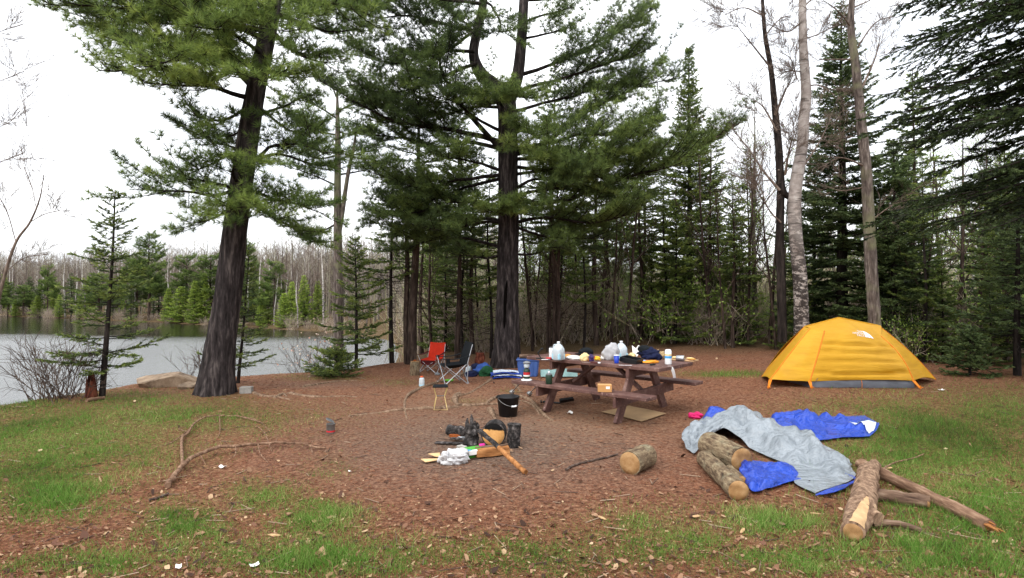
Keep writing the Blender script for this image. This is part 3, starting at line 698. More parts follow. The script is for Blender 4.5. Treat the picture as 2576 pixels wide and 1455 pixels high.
def bare(seed, Hh, r0, lean=(0, 0), levels=4, first=.35, spread=.55, nbr=9, twig=1.0, leafy=0, crook=.12, sweep=.35):
    r = np.random.default_rng(seed); tr, wd, lf = MB(), MB(), MB(); SA, SB, SR = [], [], []; LP = []
    zs = np.linspace(0, 1, 12); tp = np.stack([lean[0] * zs + crook * (fbm(zs * 3, zs * 0 + seed, 2, 1) - .4) * 2, lean[1] * zs + crook * (fbm(zs * 3, zs * 0 + seed + 9, 2, 2) - .4) * 2, zs * Hh], 1); tp -= tp[0]; tp[0, 2] -= .15
    rad = r0 * (1 - zs) ** .8 + .006; tr.tube(tp, rad, 9, lump=.12, seed=seed)
    def grow(p, d, l, rr, lev):
        m = 5; u = np.linspace(0, 1, m)[:, None]; bend = r.normal(size=3) * .18 + np.array([0, 0, sweep * .5])
        c = p + d * l * u + bend * l * u ** 2 + r.normal(size=(m, 3)) * .03 * l * u
        wd.tube(c, np.linspace(rr, max(.0025, rr * .35), m), 5 if lev == 1 else 3, cap=False)
        n = int((3 + 2 * (lev < 2)) * twig * r.uniform(.8, 1.3))
        for _ in range(n):
            t = r.uniform(.25, 1.0); i = min(int(t * (m - 1)), m - 2); q = c[i] + (c[i + 1] - c[i]) * (t * (m - 1) - i)
            dd = norm(norm(c[-1] - c[0]) + r.normal(size=3) * .55 + np.array([0, 0, .15])); ll = l * r.uniform(.3, .62)
            if lev >= levels or ll < .22:
                SA.append(q); SB.append(q + dd * max(ll, .15)); SR.append(max(.002, rr * .25))
                if leafy: LP.append(q + dd * ll)
            else: grow(q, dd, ll, max(.003, rr * .5), lev + 1)
    for k in range(nbr):
        t = first + (1 - first) * (k + r.random()) / nbr * .97; q = np.array([np.interp(t, zs, tp[:, i]) for i in range(3)])
        az = k * 2.4 + r.normal() * .4; e = np.array([math.cos(az) * spread, math.sin(az) * spread, r.uniform(.35, .9)])
        grow(q, norm(e), Hh * .30 * (1.15 - t * .75) * r.uniform(.75, 1.25), np.interp(t, zs, rad) * .5, 1)
    if SA: wd.sticks(np.array(SA), np.array(SB), np.array(SR), .0018, 3)
    if leafy and LP:
        p = np.repeat(np.array(LP), leafy, 0); p = p + r.normal(size=p.shape) * .10
        lf.leaves(p, r.normal(size=p.shape) + np.array([0, 0, -.2]), .045 * r.uniform(.6, 1.3, len(p)), .035, np.clip(r.normal(.5, .2, len(p)), 0, 1))
    return tr, wd, lf
def mk_bare(name, label, loc, mats, group=None, rz=0, **kw):
    t = thing(name, label, 'tree', loc, rz, group); tr, wd, lf = bare(**kw)
    tr.obj('trunk', mats[0], t); wd.obj('branches', mats[1], t)
    if lf.v: lf.obj('leaves', mats[2], t)
    return t

# ---- single trees one can point at
b = onground(262, 9.9); mk_conifer('fir_tree', 'young dark fir with open layered boughs standing on the lake bank', b, ('dark_bark', 'fir'), seed=11, Hh=3.55, r0=.052, Lmax=.92, base=.15, whorl=.2, nb=6, droop=-.05, needle=.045, nw=.011, dens=1.1, fill=.8, lean=(.16, 0), shape=.75)
b = onground(600, 11.8); mk_conifer('fir_tree', 'slim young fir partly hidden behind the leaning pine trunk', b, ('dark_bark', 'fir'), seed=12, Hh=2.75, r0=.035, Lmax=.62, base=.12, whorl=.2, nb=6, droop=-.05, needle=.04, nw=.011, fill=.9, lean=(.2, 0))
b = onground(895, 14.6); mk_conifer('fir_tree', 'bright green young fir with long low boughs left of the red chair', b, ('dark_bark', 'fir'), seed=13, Hh=3.4, r0=.05, Lmax=1.15, base=.12, whorl=.23, nb=6, droop=-.02, dens=1.1, needle=.05, nw=.015, fill=.95)
b = onground(845, 13.0); mk_conifer('fir_shrub', 'low spreading dark fir seedling hugging the bank edge', b, ('dark_bark', 'fir'), seed=14, Hh=.55, r0=.03, Lmax=.75, base=.05, whorl=.07, nb=7, droop=.0, needle=.05, nw=.013)
b = onground(985, 15.5); mk_conifer('spruce_tree', 'slender half bare spruce just left of the red camp chair', b, ('dark_bark', 'fir'), seed=15, Hh=5.4, r0=.07, Lmax=1.0, base=.42, nb=5, needle=.05, nw=.015, dead=18, fill=.85)
t = mk_conifer('pine_tree', 'twin dark pine trunks directly behind the red camp chair', onground(1036, 15.2), ('brown_bark', 'blue_pine'), seed=16, Hh=8.0, r0=.14, Lmax=1.6, base=.48, nb=5, needle=.08, nw=.014, dead=22, fill=.8, lean=(.25, 0))
mb = MB(); mb.tube([(-.12, .05, -.1), (-.16, .05, 1.2), (-.14, .1, 2.6), (-.2, .15, 4.5)], [.1, .08, .065, .02], 9); mb.obj('second_trunk', 'brown_bark', t)
# slim pine with a pale forked trunk
bS = onground(852, 19.5); t = thing('pine_tree', 'slim pine with pale bare forked stem rising between the two big pines', 'tree', bS)
mb = MB(); YS = 19.5
trunk_mesh(mb, [bS] + [P(x, y, YS) for x, y in ((852, 800), (850, 620), (849, 480), (850, 350), (848, 220))], [.17, .16, .15, .12, .10, .03], 12, 0, 1, .08, 3, 30)
trunk_mesh(mb, [P(x, y, YS) for x, y in ((852, 600), (862, 530), (875, 440), (890, 370), (900, 300))], [.07, .08, .07, .05, .02], 8, 0, 1, .08, 4, 16); wobj(mb, 'trunk', 'grey_bark', t)
wd, nd = MB(), MB()
for path, dY, de, ti in [([(850, 300), (800, 270), (750, 250)], -.8, 1, .35), ([(850, 280), (900, 260), (950, 255)], .6, 1, .35), ([(849, 340), (790, 330), (740, 300)], .8, 1, .32), ([(850, 330), (880, 340), (930, 330)], -1, 1, .35), ([(849, 250), (830, 215), (800, 205)], .5, 1.1, .35),
                         ([(848, 230), (870, 215), (900, 215)], -.5, 1.1, .35), ([(850, 470), (790, 440), (720, 420)], -.9, .7, .4), ([(850, 440), (910, 430), (960, 420)], .9, .7, .38), ([(850, 560), (800, 590), (760, 600)], .4, .6, .4), ([(850, 390), (800, 400), (760, 380)], -1.2, .9, .36), ([(850, 400), (890, 390), (940, 380)], 1.2, .9, .36)]:
    pine_limb(wd, nd, limb_px(True, path, YS, dY), .035, .25, 1.5, de, ti, 14, .17, .017)
wobj(wd, 'branches', 'dark_bark', t); wobj(nd, 'crown', 'blue_pine', t)
# tall narrow spruce
mk_conifer('spruce_tree', 'tall narrow spire topped spruce standing clear against the sky right of the forked pine', onground(1735, 20.0), ('dark_bark', 'fir'), seed=21, Hh=10.1, r0=.15, Lmax=1.85, base=.12, whorl=.23, nb=8, droop=-.12, needle=.06, nw=.018, dens=1.15, shape=1.0, dead=14)
mk_conifer('spruce_tree', 'broad dark spruce directly behind the lichen spotted grey trunk', onground(2120, 15.5), ('dark_bark', 'dark_spruce'), seed=22, Hh=9.5, r0=.17, Lmax=2.3, base=.06, whorl=.26, nb=8, droop=-.2, needle=.06, nw=.017, dens=1.2, shape=.9)
mk_conifer('spruce_tree', 'shorter dark spruce filling the gap behind the yellow tent', onground(2250, 14.5), ('dark_bark', 'dark_spruce'), seed=23, Hh=5.5, r0=.1, Lmax=1.7, base=.03, whorl=.24, nb=7, droop=-.15, needle=.06, nw=.017)
mk_conifer('spruce_tree', 'dark young spruce at the right edge with bare lower trunk', onground(2560, 11.2), ('dark_bark', 'dark_spruce'), seed=24, Hh=4.4, r0=.07, Lmax=1.25, base=.2, whorl=.24, nb=7, droop=-.1, needle=.045, nw=.013, dead=12)
mk_conifer('spruce_shrub', 'small dense dark spruce bush right of the tent', onground(2440, 11.2), ('dark_bark', 'dark_spruce'), seed=25, Hh=.85, r0=.03, Lmax=.6, base=.03, whorl=.09, nb=7, droop=-.05, needle=.045, nw=.013)
# big near spruce whose boughs hang in from the right
pn = np.array([7.35, 6.7, h1(7.35, 6.7)]); t = thing('spruce_tree', 'near black green spruce whose long drooping boughs hang into the upper right corner', 'tree', pn)
tr, wd, nd = MB(), MB(), MB(); tr.tube([(0, 0, -.2), (0, 0, 3), (0.05, 0, 7), (0, 0, 11.5)], [.26, .22, .13, .02], 14, lump=.08)
ta, tb, tl, tw = [], [], [], []
r_ = np.random.default_rng(5)
for z in np.arange(2.55, 8.6, .17):
    for j in range(6):
        az = r_.uniform(2.2, 4.5) if j < 4 else r_.uniform(0, 6.283); l = (2.75 - .2 * max(0, z - 4.5)) * r_.uniform(.7, 1.1); dr = r_.uniform(-.30, .02)
        h = np.array([math.cos(az), math.sin(az), 0]); u = np.linspace(0, 1, 9)[:, None]
        c = np.array([0, 0, z + .35]) + h * l * u + np.array([0, 0, 1.]) * (dr * l * u + .02 * l * np.sin(u * 5)); wd.tube(c, np.linspace(.022, .004, 9), 5, cap=False)
        sd = norm(np.cross(h, [0, 0, 1.]))
        for q in range(int(l / .10)):
            tt = .12 + .86 * q / (l / .10); i = min(int(tt * 8), 7); p = c[i] + (c[i + 1] - c[i]) * (tt * 8 - i); sl = (.62 * (1 - tt) ** .6 * min(1, tt * 4) + .1) * r_.uniform(.6, 1.2); an = r_.uniform(.5, .85)
            e = h * math.cos(an) + sd * math.sin(an) * (1 if q % 2 else -1) + np.array([0, 0, r_.normal(-.32, .16)]); e = norm(e)
            ta.append(p); tb.append(p + e * sl); tl.append(sl); tw.append(np.clip(r_.normal(.3, .15), 0, 1))
            for w_ in range(int(sl / .15)):
                f = (w_ + .5) / max(1, int(sl / .15)); p2 = p + e * sl * f; e2 = norm(e * .75 + np.cross(e, [0, 0, 1.]) * (.6 if w_ % 2 else -.6) + np.array([0, 0, -.12])); s2 = .14 * (1.1 - f) * r_.uniform(.7, 1.3)
                ta.append(p2); tb.append(p2 + e2 * s2); tl.append(s2); tw.append(np.clip(r_.normal(.36, .15), 0, 1))
ta, tb, tl, tw = map(np.array, (ta, tb, tl, tw)); wd.sticks(ta, tb, .0035, .002, 3)
cnt = np.maximum(4, (tl / .0065).astype(int)); ix = np.repeat(np.arange(len(ta)), cnt); N = len(ix); A, B = basis(norm(tb - ta)[ix]); ph = r_.uniform(0, 6.283, N)
nd.blades(ta[ix] + (tb - ta)[ix] * r_.random(N)[:, None], norm(tb - ta)[ix] * .8 + (A * np.cos(ph)[:, None] + B * np.sin(ph)[:, None]) * .6, .048 * r_.uniform(.7, 1.2, N), .017, np.clip(tw[ix] + r_.normal(size=N) * .1, 0, 1))
tr.obj('trunk', 'dark_bark', t); wd.obj('branches', 'dark_bark', t); nd.obj('crown', 'dark_spruce', t)

# ---- the birch with its dark twin, the lichen trunk, other bare trees
def bare_px(name, label, cat_mats, paths, Yd, branches, seed, twig=1.0, lev=3, steps=50):
    """paths: list of (pixel polyline, radii); branches: (pixel polyline, radius)"""
    b = onground(paths[0][0][0][0], Yd); t = thing(name, label, 'tree', b); r = np.random.default_rng(seed)
    for i, (pl, rad, mat) in enumerate(paths):
        pts = [P(x, y, Yd + .06 * i) for x, y in pl]
        if i == 0: pts[0] = b - np.array([0, 0, .1])
        mb = MB(); trunk_mesh(mb, pts, rad, 26, .06 if i == 0 else 0, .8, .07, seed + i, 120, .02 if 'birch' in mat else .045); wobj(mb, 'trunk' if i == 0 else 'second_trunk', mat, t)
    wd = MB(); SA, SB = [], []
    def sub(p, d, l, rr, k):
        u = np.linspace(0, 1, 5)[:, None]; c = p + d * l * u + (r.normal(size=3) * .2 + np.array([0, 0, .12])) * l * u ** 2
        wd.tube(c, np.linspace(rr, .0022, 5), 4, cap=False)
        for _ in range(int(5 * twig)):
            tt = r.uniform(.2, 1); q = c[min(int(tt * 4), 3)]; dd = norm(norm(c[-1] - c[0]) + r.normal(size=3) * .42); ll = l * r.uniform(.3, .75)
            if k >= lev or ll < .15: SA.append(q); SB.append(q + dd * max(.12, ll))
            else: sub(q, dd, ll, max(.003, rr * .5), k + 1)
    for pl, rr in branches:
        dY = r.uniform(-.9, .9); c = catmull([P(x, y, Yd + dY * i / len(pl)) for i, (x, y) in enumerate(pl)], 12); wd.tube(c, np.linspace(rr, .006, 12), 6, cap=False)
        L_ = np.linalg.norm(c[-1] - c[0])
        for k in range(int(7 * twig)):
            i = int(r.uniform(2, 11)); d = norm(norm(c[-1] - c[0]) + r.normal(size=3) * .42); sub(c[i], d, L_ * r.uniform(.3, .75), rr * .22, 1)
    if SA: wd.sticks(np.array(SA), np.array(SB), .0026 if Yd > 10 else .002, .0014 if Yd > 10 else .001, 3)
    wobj(wd, 'branches', 'grey_twigs', t)
    return t
bare_px('birch_tree', 'pale peeling birch with a dark twin stem, left of the yellow tent', 0,
        [([(2016, 900), (2016, 800), (2012, 700), (2005, 629), (1999, 560), (1999, 500), (2007, 432), (2018, 367), (2022, 302), (2028, 238), (2024, 173), (2020, 100), (2019, 0), (2022, -100), (2030, -220)], [.165, .15, .145, .14, .138, .135, .125, .115, .11, .108, .10, .09, .08, .06, .03], 'birch_bark'),
         ([(1990, 500), (1968, 480), (1962, 430), (1960, 380), (1950, 280), (1940, 180), (1925, 90), (1918, 0), (1912, -130)], [.05, .09, .085, .08, .07, .055, .045, .035, .01], 'dark_bark'),
         ([(1968, 860), (1966, 740), (1962, 600), (1964, 480)], [.10, .095, .09, .085], 'dark_bark')], 12.6,
        [([(1962, 480), (1920, 430), (1880, 370), (1845, 330)], .035), ([(1955, 330), (1920, 270), (1890, 250)], .025), ([(1950, 290), (1975, 230), (1995, 190)], .03), ([(1938, 170), (1890, 110), (1850, 60)], .022), ([(1958, 430), (1990, 380), (2010, 300)], .02), ([(1975, 440), (1985, 380), (2000, 330)], .03),
         ([(2020, 420), (2060, 360), (2085, 310)], .025), ([(2018, 220), (2060, 215), (2100, 240)], .022), ([(2012, 100), (2050, 90), (2110, 60)], .02), ([(2012, 60), (1980, 80), (1930, 60)], .02), ([(2020, 20), (2060, -20), (2100, -60)], .02), ([(1925, 90), (1960, 50), (1990, 40)], .018), ([(2016, 180), (1980, 180), (1950, 200)], .015), ([(1920, 40), (1870, 20), (1820, 40)], .018), ([(1964, 560), (1930, 520), (1900, 420)], .02), ([(2005, 200), (1990, 150), (1960, 130)], .015)], 31, 1.0, 3)
bare_px('grey_tree', 'crooked grey trunk mottled with lichen, rising behind the right half of the yellow tent', 0,
        [([(2204, 880), (2200, 800), (2192, 680), (2186, 560), (2180, 440), (2170, 340), (2160, 240), (2150, 150), (2140, 60), (2146, -40), (2150, -180)], [.13, .12, .115, .11, .105, .10, .09, .08, .07, .05, .02], 'grey_bark')], 12.0,
        [([(2178, 420), (2130, 400), (2090, 395)], .022), ([(2160, 240), (2200, 150), (2215, 90)], .025), ([(2142, 70), (2110, 30), (2070, 0)], .02), ([(2150, 150), (2100, 150), (2060, 150)], .018), ([(2150, 130), (2200, 60), (2250, 40)], .018), ([(2186, 560), (2240, 520), (2290, 500)], .015), ([(2182, 470), (2120, 480), (2080, 470)], .014), ([(2145, 20), (2190, 0), (2230, -30)], .018)], 32, .8, 3)
t = bare_px('bare_tree', 'thin bare tree with budding twigs at the left edge above the lake', 0,
        [([(-30, 990), (-10, 800), (10, 700), (40, 610), (75, 560), (100, 500), (110, 440)], [.036, .03, .025, .02, .015, .010, .004], 'grey_twigs'), ([(-12, 800), (-22, 600), (-40, 300), (-60, 0)], [.03, .028, .02, .010], 'grey_twigs')], 9.8,
        [([(40, 610), (20, 540), (-10, 480)], .007), ([(75, 560), (110, 540), (150, 530)], .006), ([(90, 520), (80, 470), (60, 420)], .005), ([(20, 680), (60, 650), (120, 640)], .006), ([(-30, 420), (20, 400), (60, 385)], .005), ([(-45, 220), (10, 200), (60, 180)], .005), ([(-50, 100), (0, 80), (60, 60)], .005), ([(-35, 330), (20, 310), (50, 280)], .005)], 33, 1.0, 2)

# ---- shared kinds, copied through the woods and along the far shore
PROTO = {}
def proto(key, t): PROTO[key] = [t, False]
far = (0, -200, -50)
W = 'woods'
proto('young_fir', mk_conifer('fir_tree', '-', far, ('dark_bark', 'fir'), seed=41, Hh=4.5, r0=.06, Lmax=1.15, base=.06, whorl=.27, nb=6, droop=-.1, needle=.06, nw=.02, dens=1.0))
proto('dark_fir', mk_conifer('spruce_tree', '-', far, ('dark_bark', 'dark_spruce'), seed=42, Hh=7.0, r0=.1, Lmax=1.5, base=.12, whorl=.3, nb=6, droop=-.2, needle=.07, nw=.022, dens=1.0, dead=14))
proto('pole_spruce', mk_conifer('spruce_tree', '-', far, ('brown_bark', 'fir'), seed=43, Hh=8.5, r0=.10, Lmax=1.3, base=.42, whorl=.33, nb=5, droop=-.15, needle=.07, nw=.022, dens=1.0, dead=40, fill=.85, crook=.05))
proto('thin_spruce', mk_conifer('spruce_tree', '-', far, ('dark_bark', 'fir'), seed=44, Hh=6.5, r0=.06, Lmax=.9, base=.3, whorl=.3, nb=5, droop=-.05, needle=.07, nw=.02, dens=1.0, dead=26, fill=.75, crook=.06))
def soft_pine(seed, Hh, base, tint, kind):
    t = thing('pine_tree', '-', 'tree', far); r = np.random.default_rng(seed); tr, wd, nd = MB(), MB(), MB()
    tr.tube([(0, 0, -.1), (.06, 0, Hh * .3), (-.05, .05, Hh * .65), (0, 0, Hh)], [.13, .11, .07, .015], 10, lump=.1)
    for z in np.arange(base * Hh, Hh * .97, .42):
        for j in range(4):
            a = r.uniform(0, 6.283); l = (Hh - z) * .26 + .5; l *= r.uniform(.7, 1.2); q = np.array([0, 0, z + r.normal() * .1]); e = np.array([math.cos(a), math.sin(a), .15 + .4 * (z / Hh) ** 3])
            pine_limb(wd, nd, [q, q + e * l * .5, q + e * l + np.array([0, 0, .1 * l])], .022, .3, 1.4, .5, tint, 10, .2, .028)
    tr.obj('trunk', 'brown_bark', t); wd.obj('branches', 'dark_bark', t); nd.obj('crown', kind, t); return t
proto('pine', soft_pine(45, 7.5, .3, .5, 'white_pine'))
proto('cedar', mk_conifer('cedar_tree', '-', far, ('brown_bark', 'bright_cedar'), seed=46, Hh=5.0, r0=.08, Lmax=1.05, base=.03, whorl=.24, nb=7, droop=.15, needle=.10, nw=.035, dens=.7, shape=.7))
proto('bare', mk_bare('bare_tree', '-', far, ('grey_bark', 'grey_twigs'), seed=47, Hh=8.0, r0=.085, nbr=11, twig=.95, levels=3, lean=(.3, 0)))
proto('bare_thin', mk_bare('bare_tree', '-', far, ('brown_bark', 'twig_bark'), seed=48, Hh=6.5, r0=.05, nbr=9, twig=.9, levels=3, lean=(-.4, .2), first=.3))
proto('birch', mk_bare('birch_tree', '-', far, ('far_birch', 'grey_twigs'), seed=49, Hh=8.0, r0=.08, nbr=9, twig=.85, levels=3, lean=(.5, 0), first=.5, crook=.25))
proto('budding', mk_bare('budding_tree', '-', far, ('brown_bark', 'twig_bark', 'spring_leaves'), seed=50, Hh=5.5, r0=.05, nbr=11, twig=1.0, levels=3, first=.12, leafy=6, lean=(.2, .1)))
def mk_brush(seed, mat, n=70, hgt=1.3, lf=0):
    t = thing('bare_shrub', '-', 'shrub', far); r = np.random.default_rng(seed); mb = MB(); A, B, R_ = [], [], []; q = []
    for i in range(n):
        p = np.array([r.normal() * .25, r.normal() * .25, -.05]); d = norm(np.array([r.normal() * .5, r.normal() * .5, 1])); l = hgt * r.uniform(.5, 1.1)
        m = p + d * l * .5; e = m + norm(d + r.normal(size=3) * .25) * l * .5; A += [p, m]; B += [m, e]; R_ += [.007, .005]
        for k in range(5): o = m + (e - m) * r.random(); f = o + norm(d + r.normal(size=3) * .6) * l * .3; A.append(o); B.append(f); R_.append(.0035); q.append(f)
    mb.sticks(np.array(A), np.array(B), np.array(R_), np.array(R_) * .6, 3, r.random(len(A))); mb.obj('stems', mat, t)
    if lf:
        l2 = MB(); p = np.repeat(np.array(q), lf, 0); p = p + r.normal(size=p.shape) * .07; l2.leaves(p, r.normal(size=p.shape), .05, .04, np.clip(r.normal(.5, .2, len(p)), 0, 1)); l2.obj('leaves', 'spring_leaves', t)
    return t
proto('brush', mk_brush(51, 'brush')); proto('green_brush', mk_brush(52, 'brush', 50, 1.2, 5))
def place(key, loc, label, group, scale=1.0, rz=None):
    t, used = PROTO[key]; rz = rng.uniform(0, 6.283) if rz is None else rz
    s3 = (scale,) * 3 if np.isscalar(scale) else scale
    if not used:
        PROTO[key][1] = True; t.location = loc; t.rotation_euler = (0, 0, rz); t.scale = s3; t['label'] = label; t['group'] = group; return t
    return dup(t, loc, rz, label, group, s3)
KIND = {'young_fir': 'young green fir', 'dark_fir': 'dark shadowy spruce', 'pole_spruce': 'tall spruce with bare dead lower limbs', 'thin_spruce': 'thin scraggly spruce pole', 'pine': 'soft green pine', 'cedar': 'bright yellow green conifer',
        'bare': 'leafless grey tree', 'bare_thin': 'thin leafless brown tree', 'birch': 'white stemmed birch', 'budding': 'small tree in pale spring leaf', 'brush': 'leafless brown brush clump', 'green_brush': 'brush clump with pale new leaves'}
def where(px):
    for lim, w in ((1000, 'left of the red chair'), (1130, 'behind the red chair'), (1250, 'behind the black chair'), (1400, 'right behind the forked pine'), (1560, 'behind the left table end'),
                   (1700, 'behind the table clutter'), (1850, 'by the spire topped spruce'), (1990, 'left of the birch'), (2150, 'behind the tent top'), (2320, 'behind the tent right half'), (2460, 'right of the tent'), (9999, 'at the right edge')):
        if px < lim: return w
def woods(key, px, Yd, sc_=1.0):
    if shore_dist(np.array([(px - CX) / F * Yd]), np.array([Yd]))[0] < .8: return
    p = onground(px, Yd); dist = 'near' if Yd < 20 else 'mid' if Yd < 30 else 'deep'
    pre = {'near': 'in front ', 'mid': '', 'deep': 'deep '}[dist]
    place(key, p - np.array([0, 0, .05]), KIND[key] + ' ' + pre + where(px), 'woods behind the camp', sc_)
# front row, read from the photo: (kind, pixel x, distance, scale)
for a in [('thin_spruce', 1165, 17.5, .95), ('bare_thin', 1178, 20, .9), ('bare_thin', 1222, 21, .8), ('pole_spruce', 1384, 17.0, .85), ('thin_spruce', 1410, 19, 1.0), ('bare_thin', 1340, 18.5, .8), ('pole_spruce', 1497, 18.0, .9), ('thin_spruce', 1447, 20, 1.0), ('bare_thin', 1576, 17.5, 1.0), ('pole_spruce', 1620, 21, .9),
          ('young_fir', 1700, 17.5, 1.0), ('thin_spruce', 1672, 18, .9), ('young_fir', 1850, 17.5, .9), ('bare', 1905, 19, 1.0), ('bare_thin', 1935, 17, 1.0), ('bare_thin', 1880, 22, 1.1), ('budding', 1905, 20, 1.2), ('bare_thin', 1952, 16, .8), ('pole_spruce', 1845, 16.5, .6), ('thin_spruce', 2325, 13.5, .75),
          ('dark_fir', 2050, 18, .85), ('dark_fir', 2290, 17, .85), ('budding', 2400, 15.5, 1.1), ('budding', 2360, 19, 1.3), ('young_fir', 2370, 13.6, .55), ('dark_fir', 2480, 16, .8), ('young_fir', 2490, 13, .5), ('birch', 2440, 19, .6), ('birch', 2400, 21, .6), ('thin_spruce', 2530, 15, .8), ('young_fir', 1120, 18.5, .9), ('young_fir', 1090, 21, 1.0), ('pole_spruce', 1060, 19, .8),
          ('thin_spruce', 935, 17.5, 1.0), ('young_fir', 870, 16.6, .75), ('young_fir', 930, 18.5, 1.0), ('pine', 1430, 22, .6), ('pine', 1560, 23, .7), ('young_fir', 1330, 21, .8), ('young_fir', 1640, 19, .8), ('budding', 1110, 22, 1.0), ('budding', 1190, 24, 1.1), ('budding', 1290, 26, 1.2), ('birch', 1190, 19.5, .55), ('dark_fir', 2600, 13, .7), ('dark_fir', 2700, 11, .8), ('young_fir', 2000, 16, .7), ('young_fir', 2220, 15.2, .6)]: woods(*a)
rw = np.random.default_rng(77)
for i in range(20): woods('budding', rw.uniform(1000, 1990) if i < 14 else rw.uniform(2280, 2600), rw.uniform(17.5, 25) * (1 if i < 14 else .85), rw.uniform(.6, 1.05))
for i in range(30): woods(('bare_thin', 'thin_spruce', 'bare_thin', 'pole_spruce')[i % 4], rw.uniform(1130, 2000) if i < 20 else rw.uniform(2250, 2650), rw.uniform(16, 20) * (1 if i < 20 else .85), rw.uniform(.6, 1.0))
keys = ['young_fir', 'dark_fir', 'pole_spruce', 'thin_spruce', 'pine', 'bare', 'bare_thin', 'budding', 'birch']; pk = [.06, .01, .06, .07, .03, .26, .24, .23, .04]
for i in range(84):
    Yd = rw.uniform(20, 46); px = rw.uniform(900, 2750); s_ = rw.uniform(.6, .95) * (1 if Yd < 32 else 1.1)
    if 1780 < px < 1960: s_ *= .72
    woods(rw.choice(keys, p=pk), px, Yd, s_)
for i in range(140):
    Yd = rw.uniform(16.2, 34) ; px = rw.uniform(980, 2700); Yd = Yd if px < 2250 else Yd * .85
    woods('green_brush' if rw.random() < .42 else 'brush', px, Yd, rw.uniform(.8, 1.7))
# far shore
def fshore(key, px, off, sc_, what):
    xs = None                                   # walk out along the sight line to the far water edge
    d = np.arange(24, 140, .5); s_ = shore_dist((px - CX) / F * d, d); w_ = np.where(s_ < 0)[0]
    Yd = d[w_[-1]] + .5 + off
    p = onground(px, Yd); zone = 'at the far left' if px < 180 else 'beyond the lone bank fir' if px < 360 else 'left of the leaning pine' if px < 560 else 'right of the leaning pine'
    if what != 'brown waterside brush clump': w_ = rw.uniform(.75, 1.45); sc_ = (sc_ * w_, sc_ * w_ * rw.uniform(.85, 1.15), sc_ * rw.uniform(.65, 1.0))
    place(key, p - np.array([0, 0, .05]), what + ' across the lake ' + zone, 'trees on the far shore', sc_)
for px, off, s_ in ((375, 2.5, 1.45), (345, 5, 1.1), (20, 2, .7), (60, 3, .8), (250, 5, 1.0), (530, 5, .95), (690, 4, .8), (610, 6, 1.1), (470, 5, 1.0), (120, 4, .9)): fshore('pine', px, off, s_, 'rounded green pine')
for px, off, s_ in ((425, 1.5, .75), (455, 2, .95), (490, 1.5, .9), (515, 3, 1.1), (715, 1.5, .7), (735, 3, .9), (200, 2, .8), (560, 2, .8), (40, 1.5, .6), (150, 2.5, .7), (95, 2, .7), (655, 2, .6)): fshore('cedar', px, off, s_, 'bright yellow green conifer')
for px, off, s_ in ((10, 8, 1.3), (135, 7, 1.2), (225, 9, 1.35), (310, 8, 1.2), (495, 8, 1.3), (555, 9, 1.3), (640, 8, 1.2), (675, 5, .9), (765, 5, .9), (800, 6, 1.0)): fshore('cedar', px, off, s_, 'tall yellow green conifer')
for px, off, s_ in ((100, 3, .8), (285, 3, .8), (180, 4, .9), (330, 2, .7), (580, 3, .9), (640, 3, .8), (75, 6, .9), (400, 6, 1.0)): fshore('dark_fir', px, off, s_, 'dark green spruce')
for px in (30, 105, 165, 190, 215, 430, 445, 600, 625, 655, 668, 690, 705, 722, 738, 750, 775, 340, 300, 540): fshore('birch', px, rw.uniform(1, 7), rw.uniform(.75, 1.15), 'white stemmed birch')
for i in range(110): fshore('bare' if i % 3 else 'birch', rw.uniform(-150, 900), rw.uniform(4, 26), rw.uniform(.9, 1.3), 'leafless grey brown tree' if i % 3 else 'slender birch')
for i in range(36): fshore('brush', rw.uniform(-100, 900), rw.uniform(.6, 3.5), rw.uniform(.5, 1.1), 'brown waterside brush clump')
# understorey haze of twigs behind everything
x, y = rw.uniform(-7, 50, 5200), rw.uniform(19, 56, 5200); k = shore_dist(x, y) > 1.0; x, y = x[k], y[k]; z = H(x, y); N = len(x)
leaf('undergrowth', ['5a4e44', '85776a', 'a5947f', 'bdae9d', '92946a', 'a6b074'], .9, 0)
mb = MB()
for k in range(9):
    a = np.stack([x + rw.normal(size=N) * .3, y + rw.normal(size=N) * .3, z - .05], 1); hh_ = rw.uniform(.8, 3.2, N)[:, None]; b = a + np.stack([rw.normal(size=N) * .35, rw.normal(size=N) * .35, np.ones(N)], 1) * hh_
    mb.sticks(a, b, .010, .004, 3, rw.random(N))
    c = a + (b - a) * .6; mb.sticks(c, c + rw.normal(size=(N, 3)) * .35 * hh_ * .6 + np.array([0, 0, .2]), .006, .003, 3, rw.random(N))
tag(mb.obj('undergrowth', 'undergrowth'), 'tangled brown undergrowth filling the woods behind the camp', 'undergrowth', kind='stuff')
x, y = rw.uniform(-130, 0, 9000), rw.uniform(40, 150, 9000); s_ = shore_dist(x, y); k = (s_ > 5) & (s_ < 60) & (y > 38 - x * .2); x, y = x[k][:3200], y[k][:3200]; z = H(x, y); N = len(x)
leaf('far_twigs', ['4d4740', '69625a', '827a70', '9b9287', '7f7a62', 'a8a094'], .9, 0)
mb = MB(); a = np.stack([x, y, z - .1], 1); hh_ = rw.uniform(4.5, 9.5, N)[:, None]; b = a + np.stack([rw.normal(size=N) * .05, rw.normal(size=N) * .05, np.ones(N)], 1) * hh_
tn = rw.random(N); mb.sticks(a, b, .07, .02, 4, tn)
for k in range(16):
    f = rw.uniform(.3, .98, N)[:, None]; c = a + (b - a) * f; az = rw.uniform(0, 6.283, N); e = np.stack([np.cos(az) * .6, np.sin(az) * .6, rw.uniform(.4, 1.1, N)], 1); l = hh_ * .24 * (1.2 - f) + .4
    mb.sticks(c, c + e * l, .022, .008, 3, tn)
    for q in range(2): g = c + e * l * rw.uniform(.4, 1, N)[:, None]; mb.sticks(g, g + norm(e + rw.normal(size=(N, 3)) * .6) * l * .5, .012, .006, 3, tn)
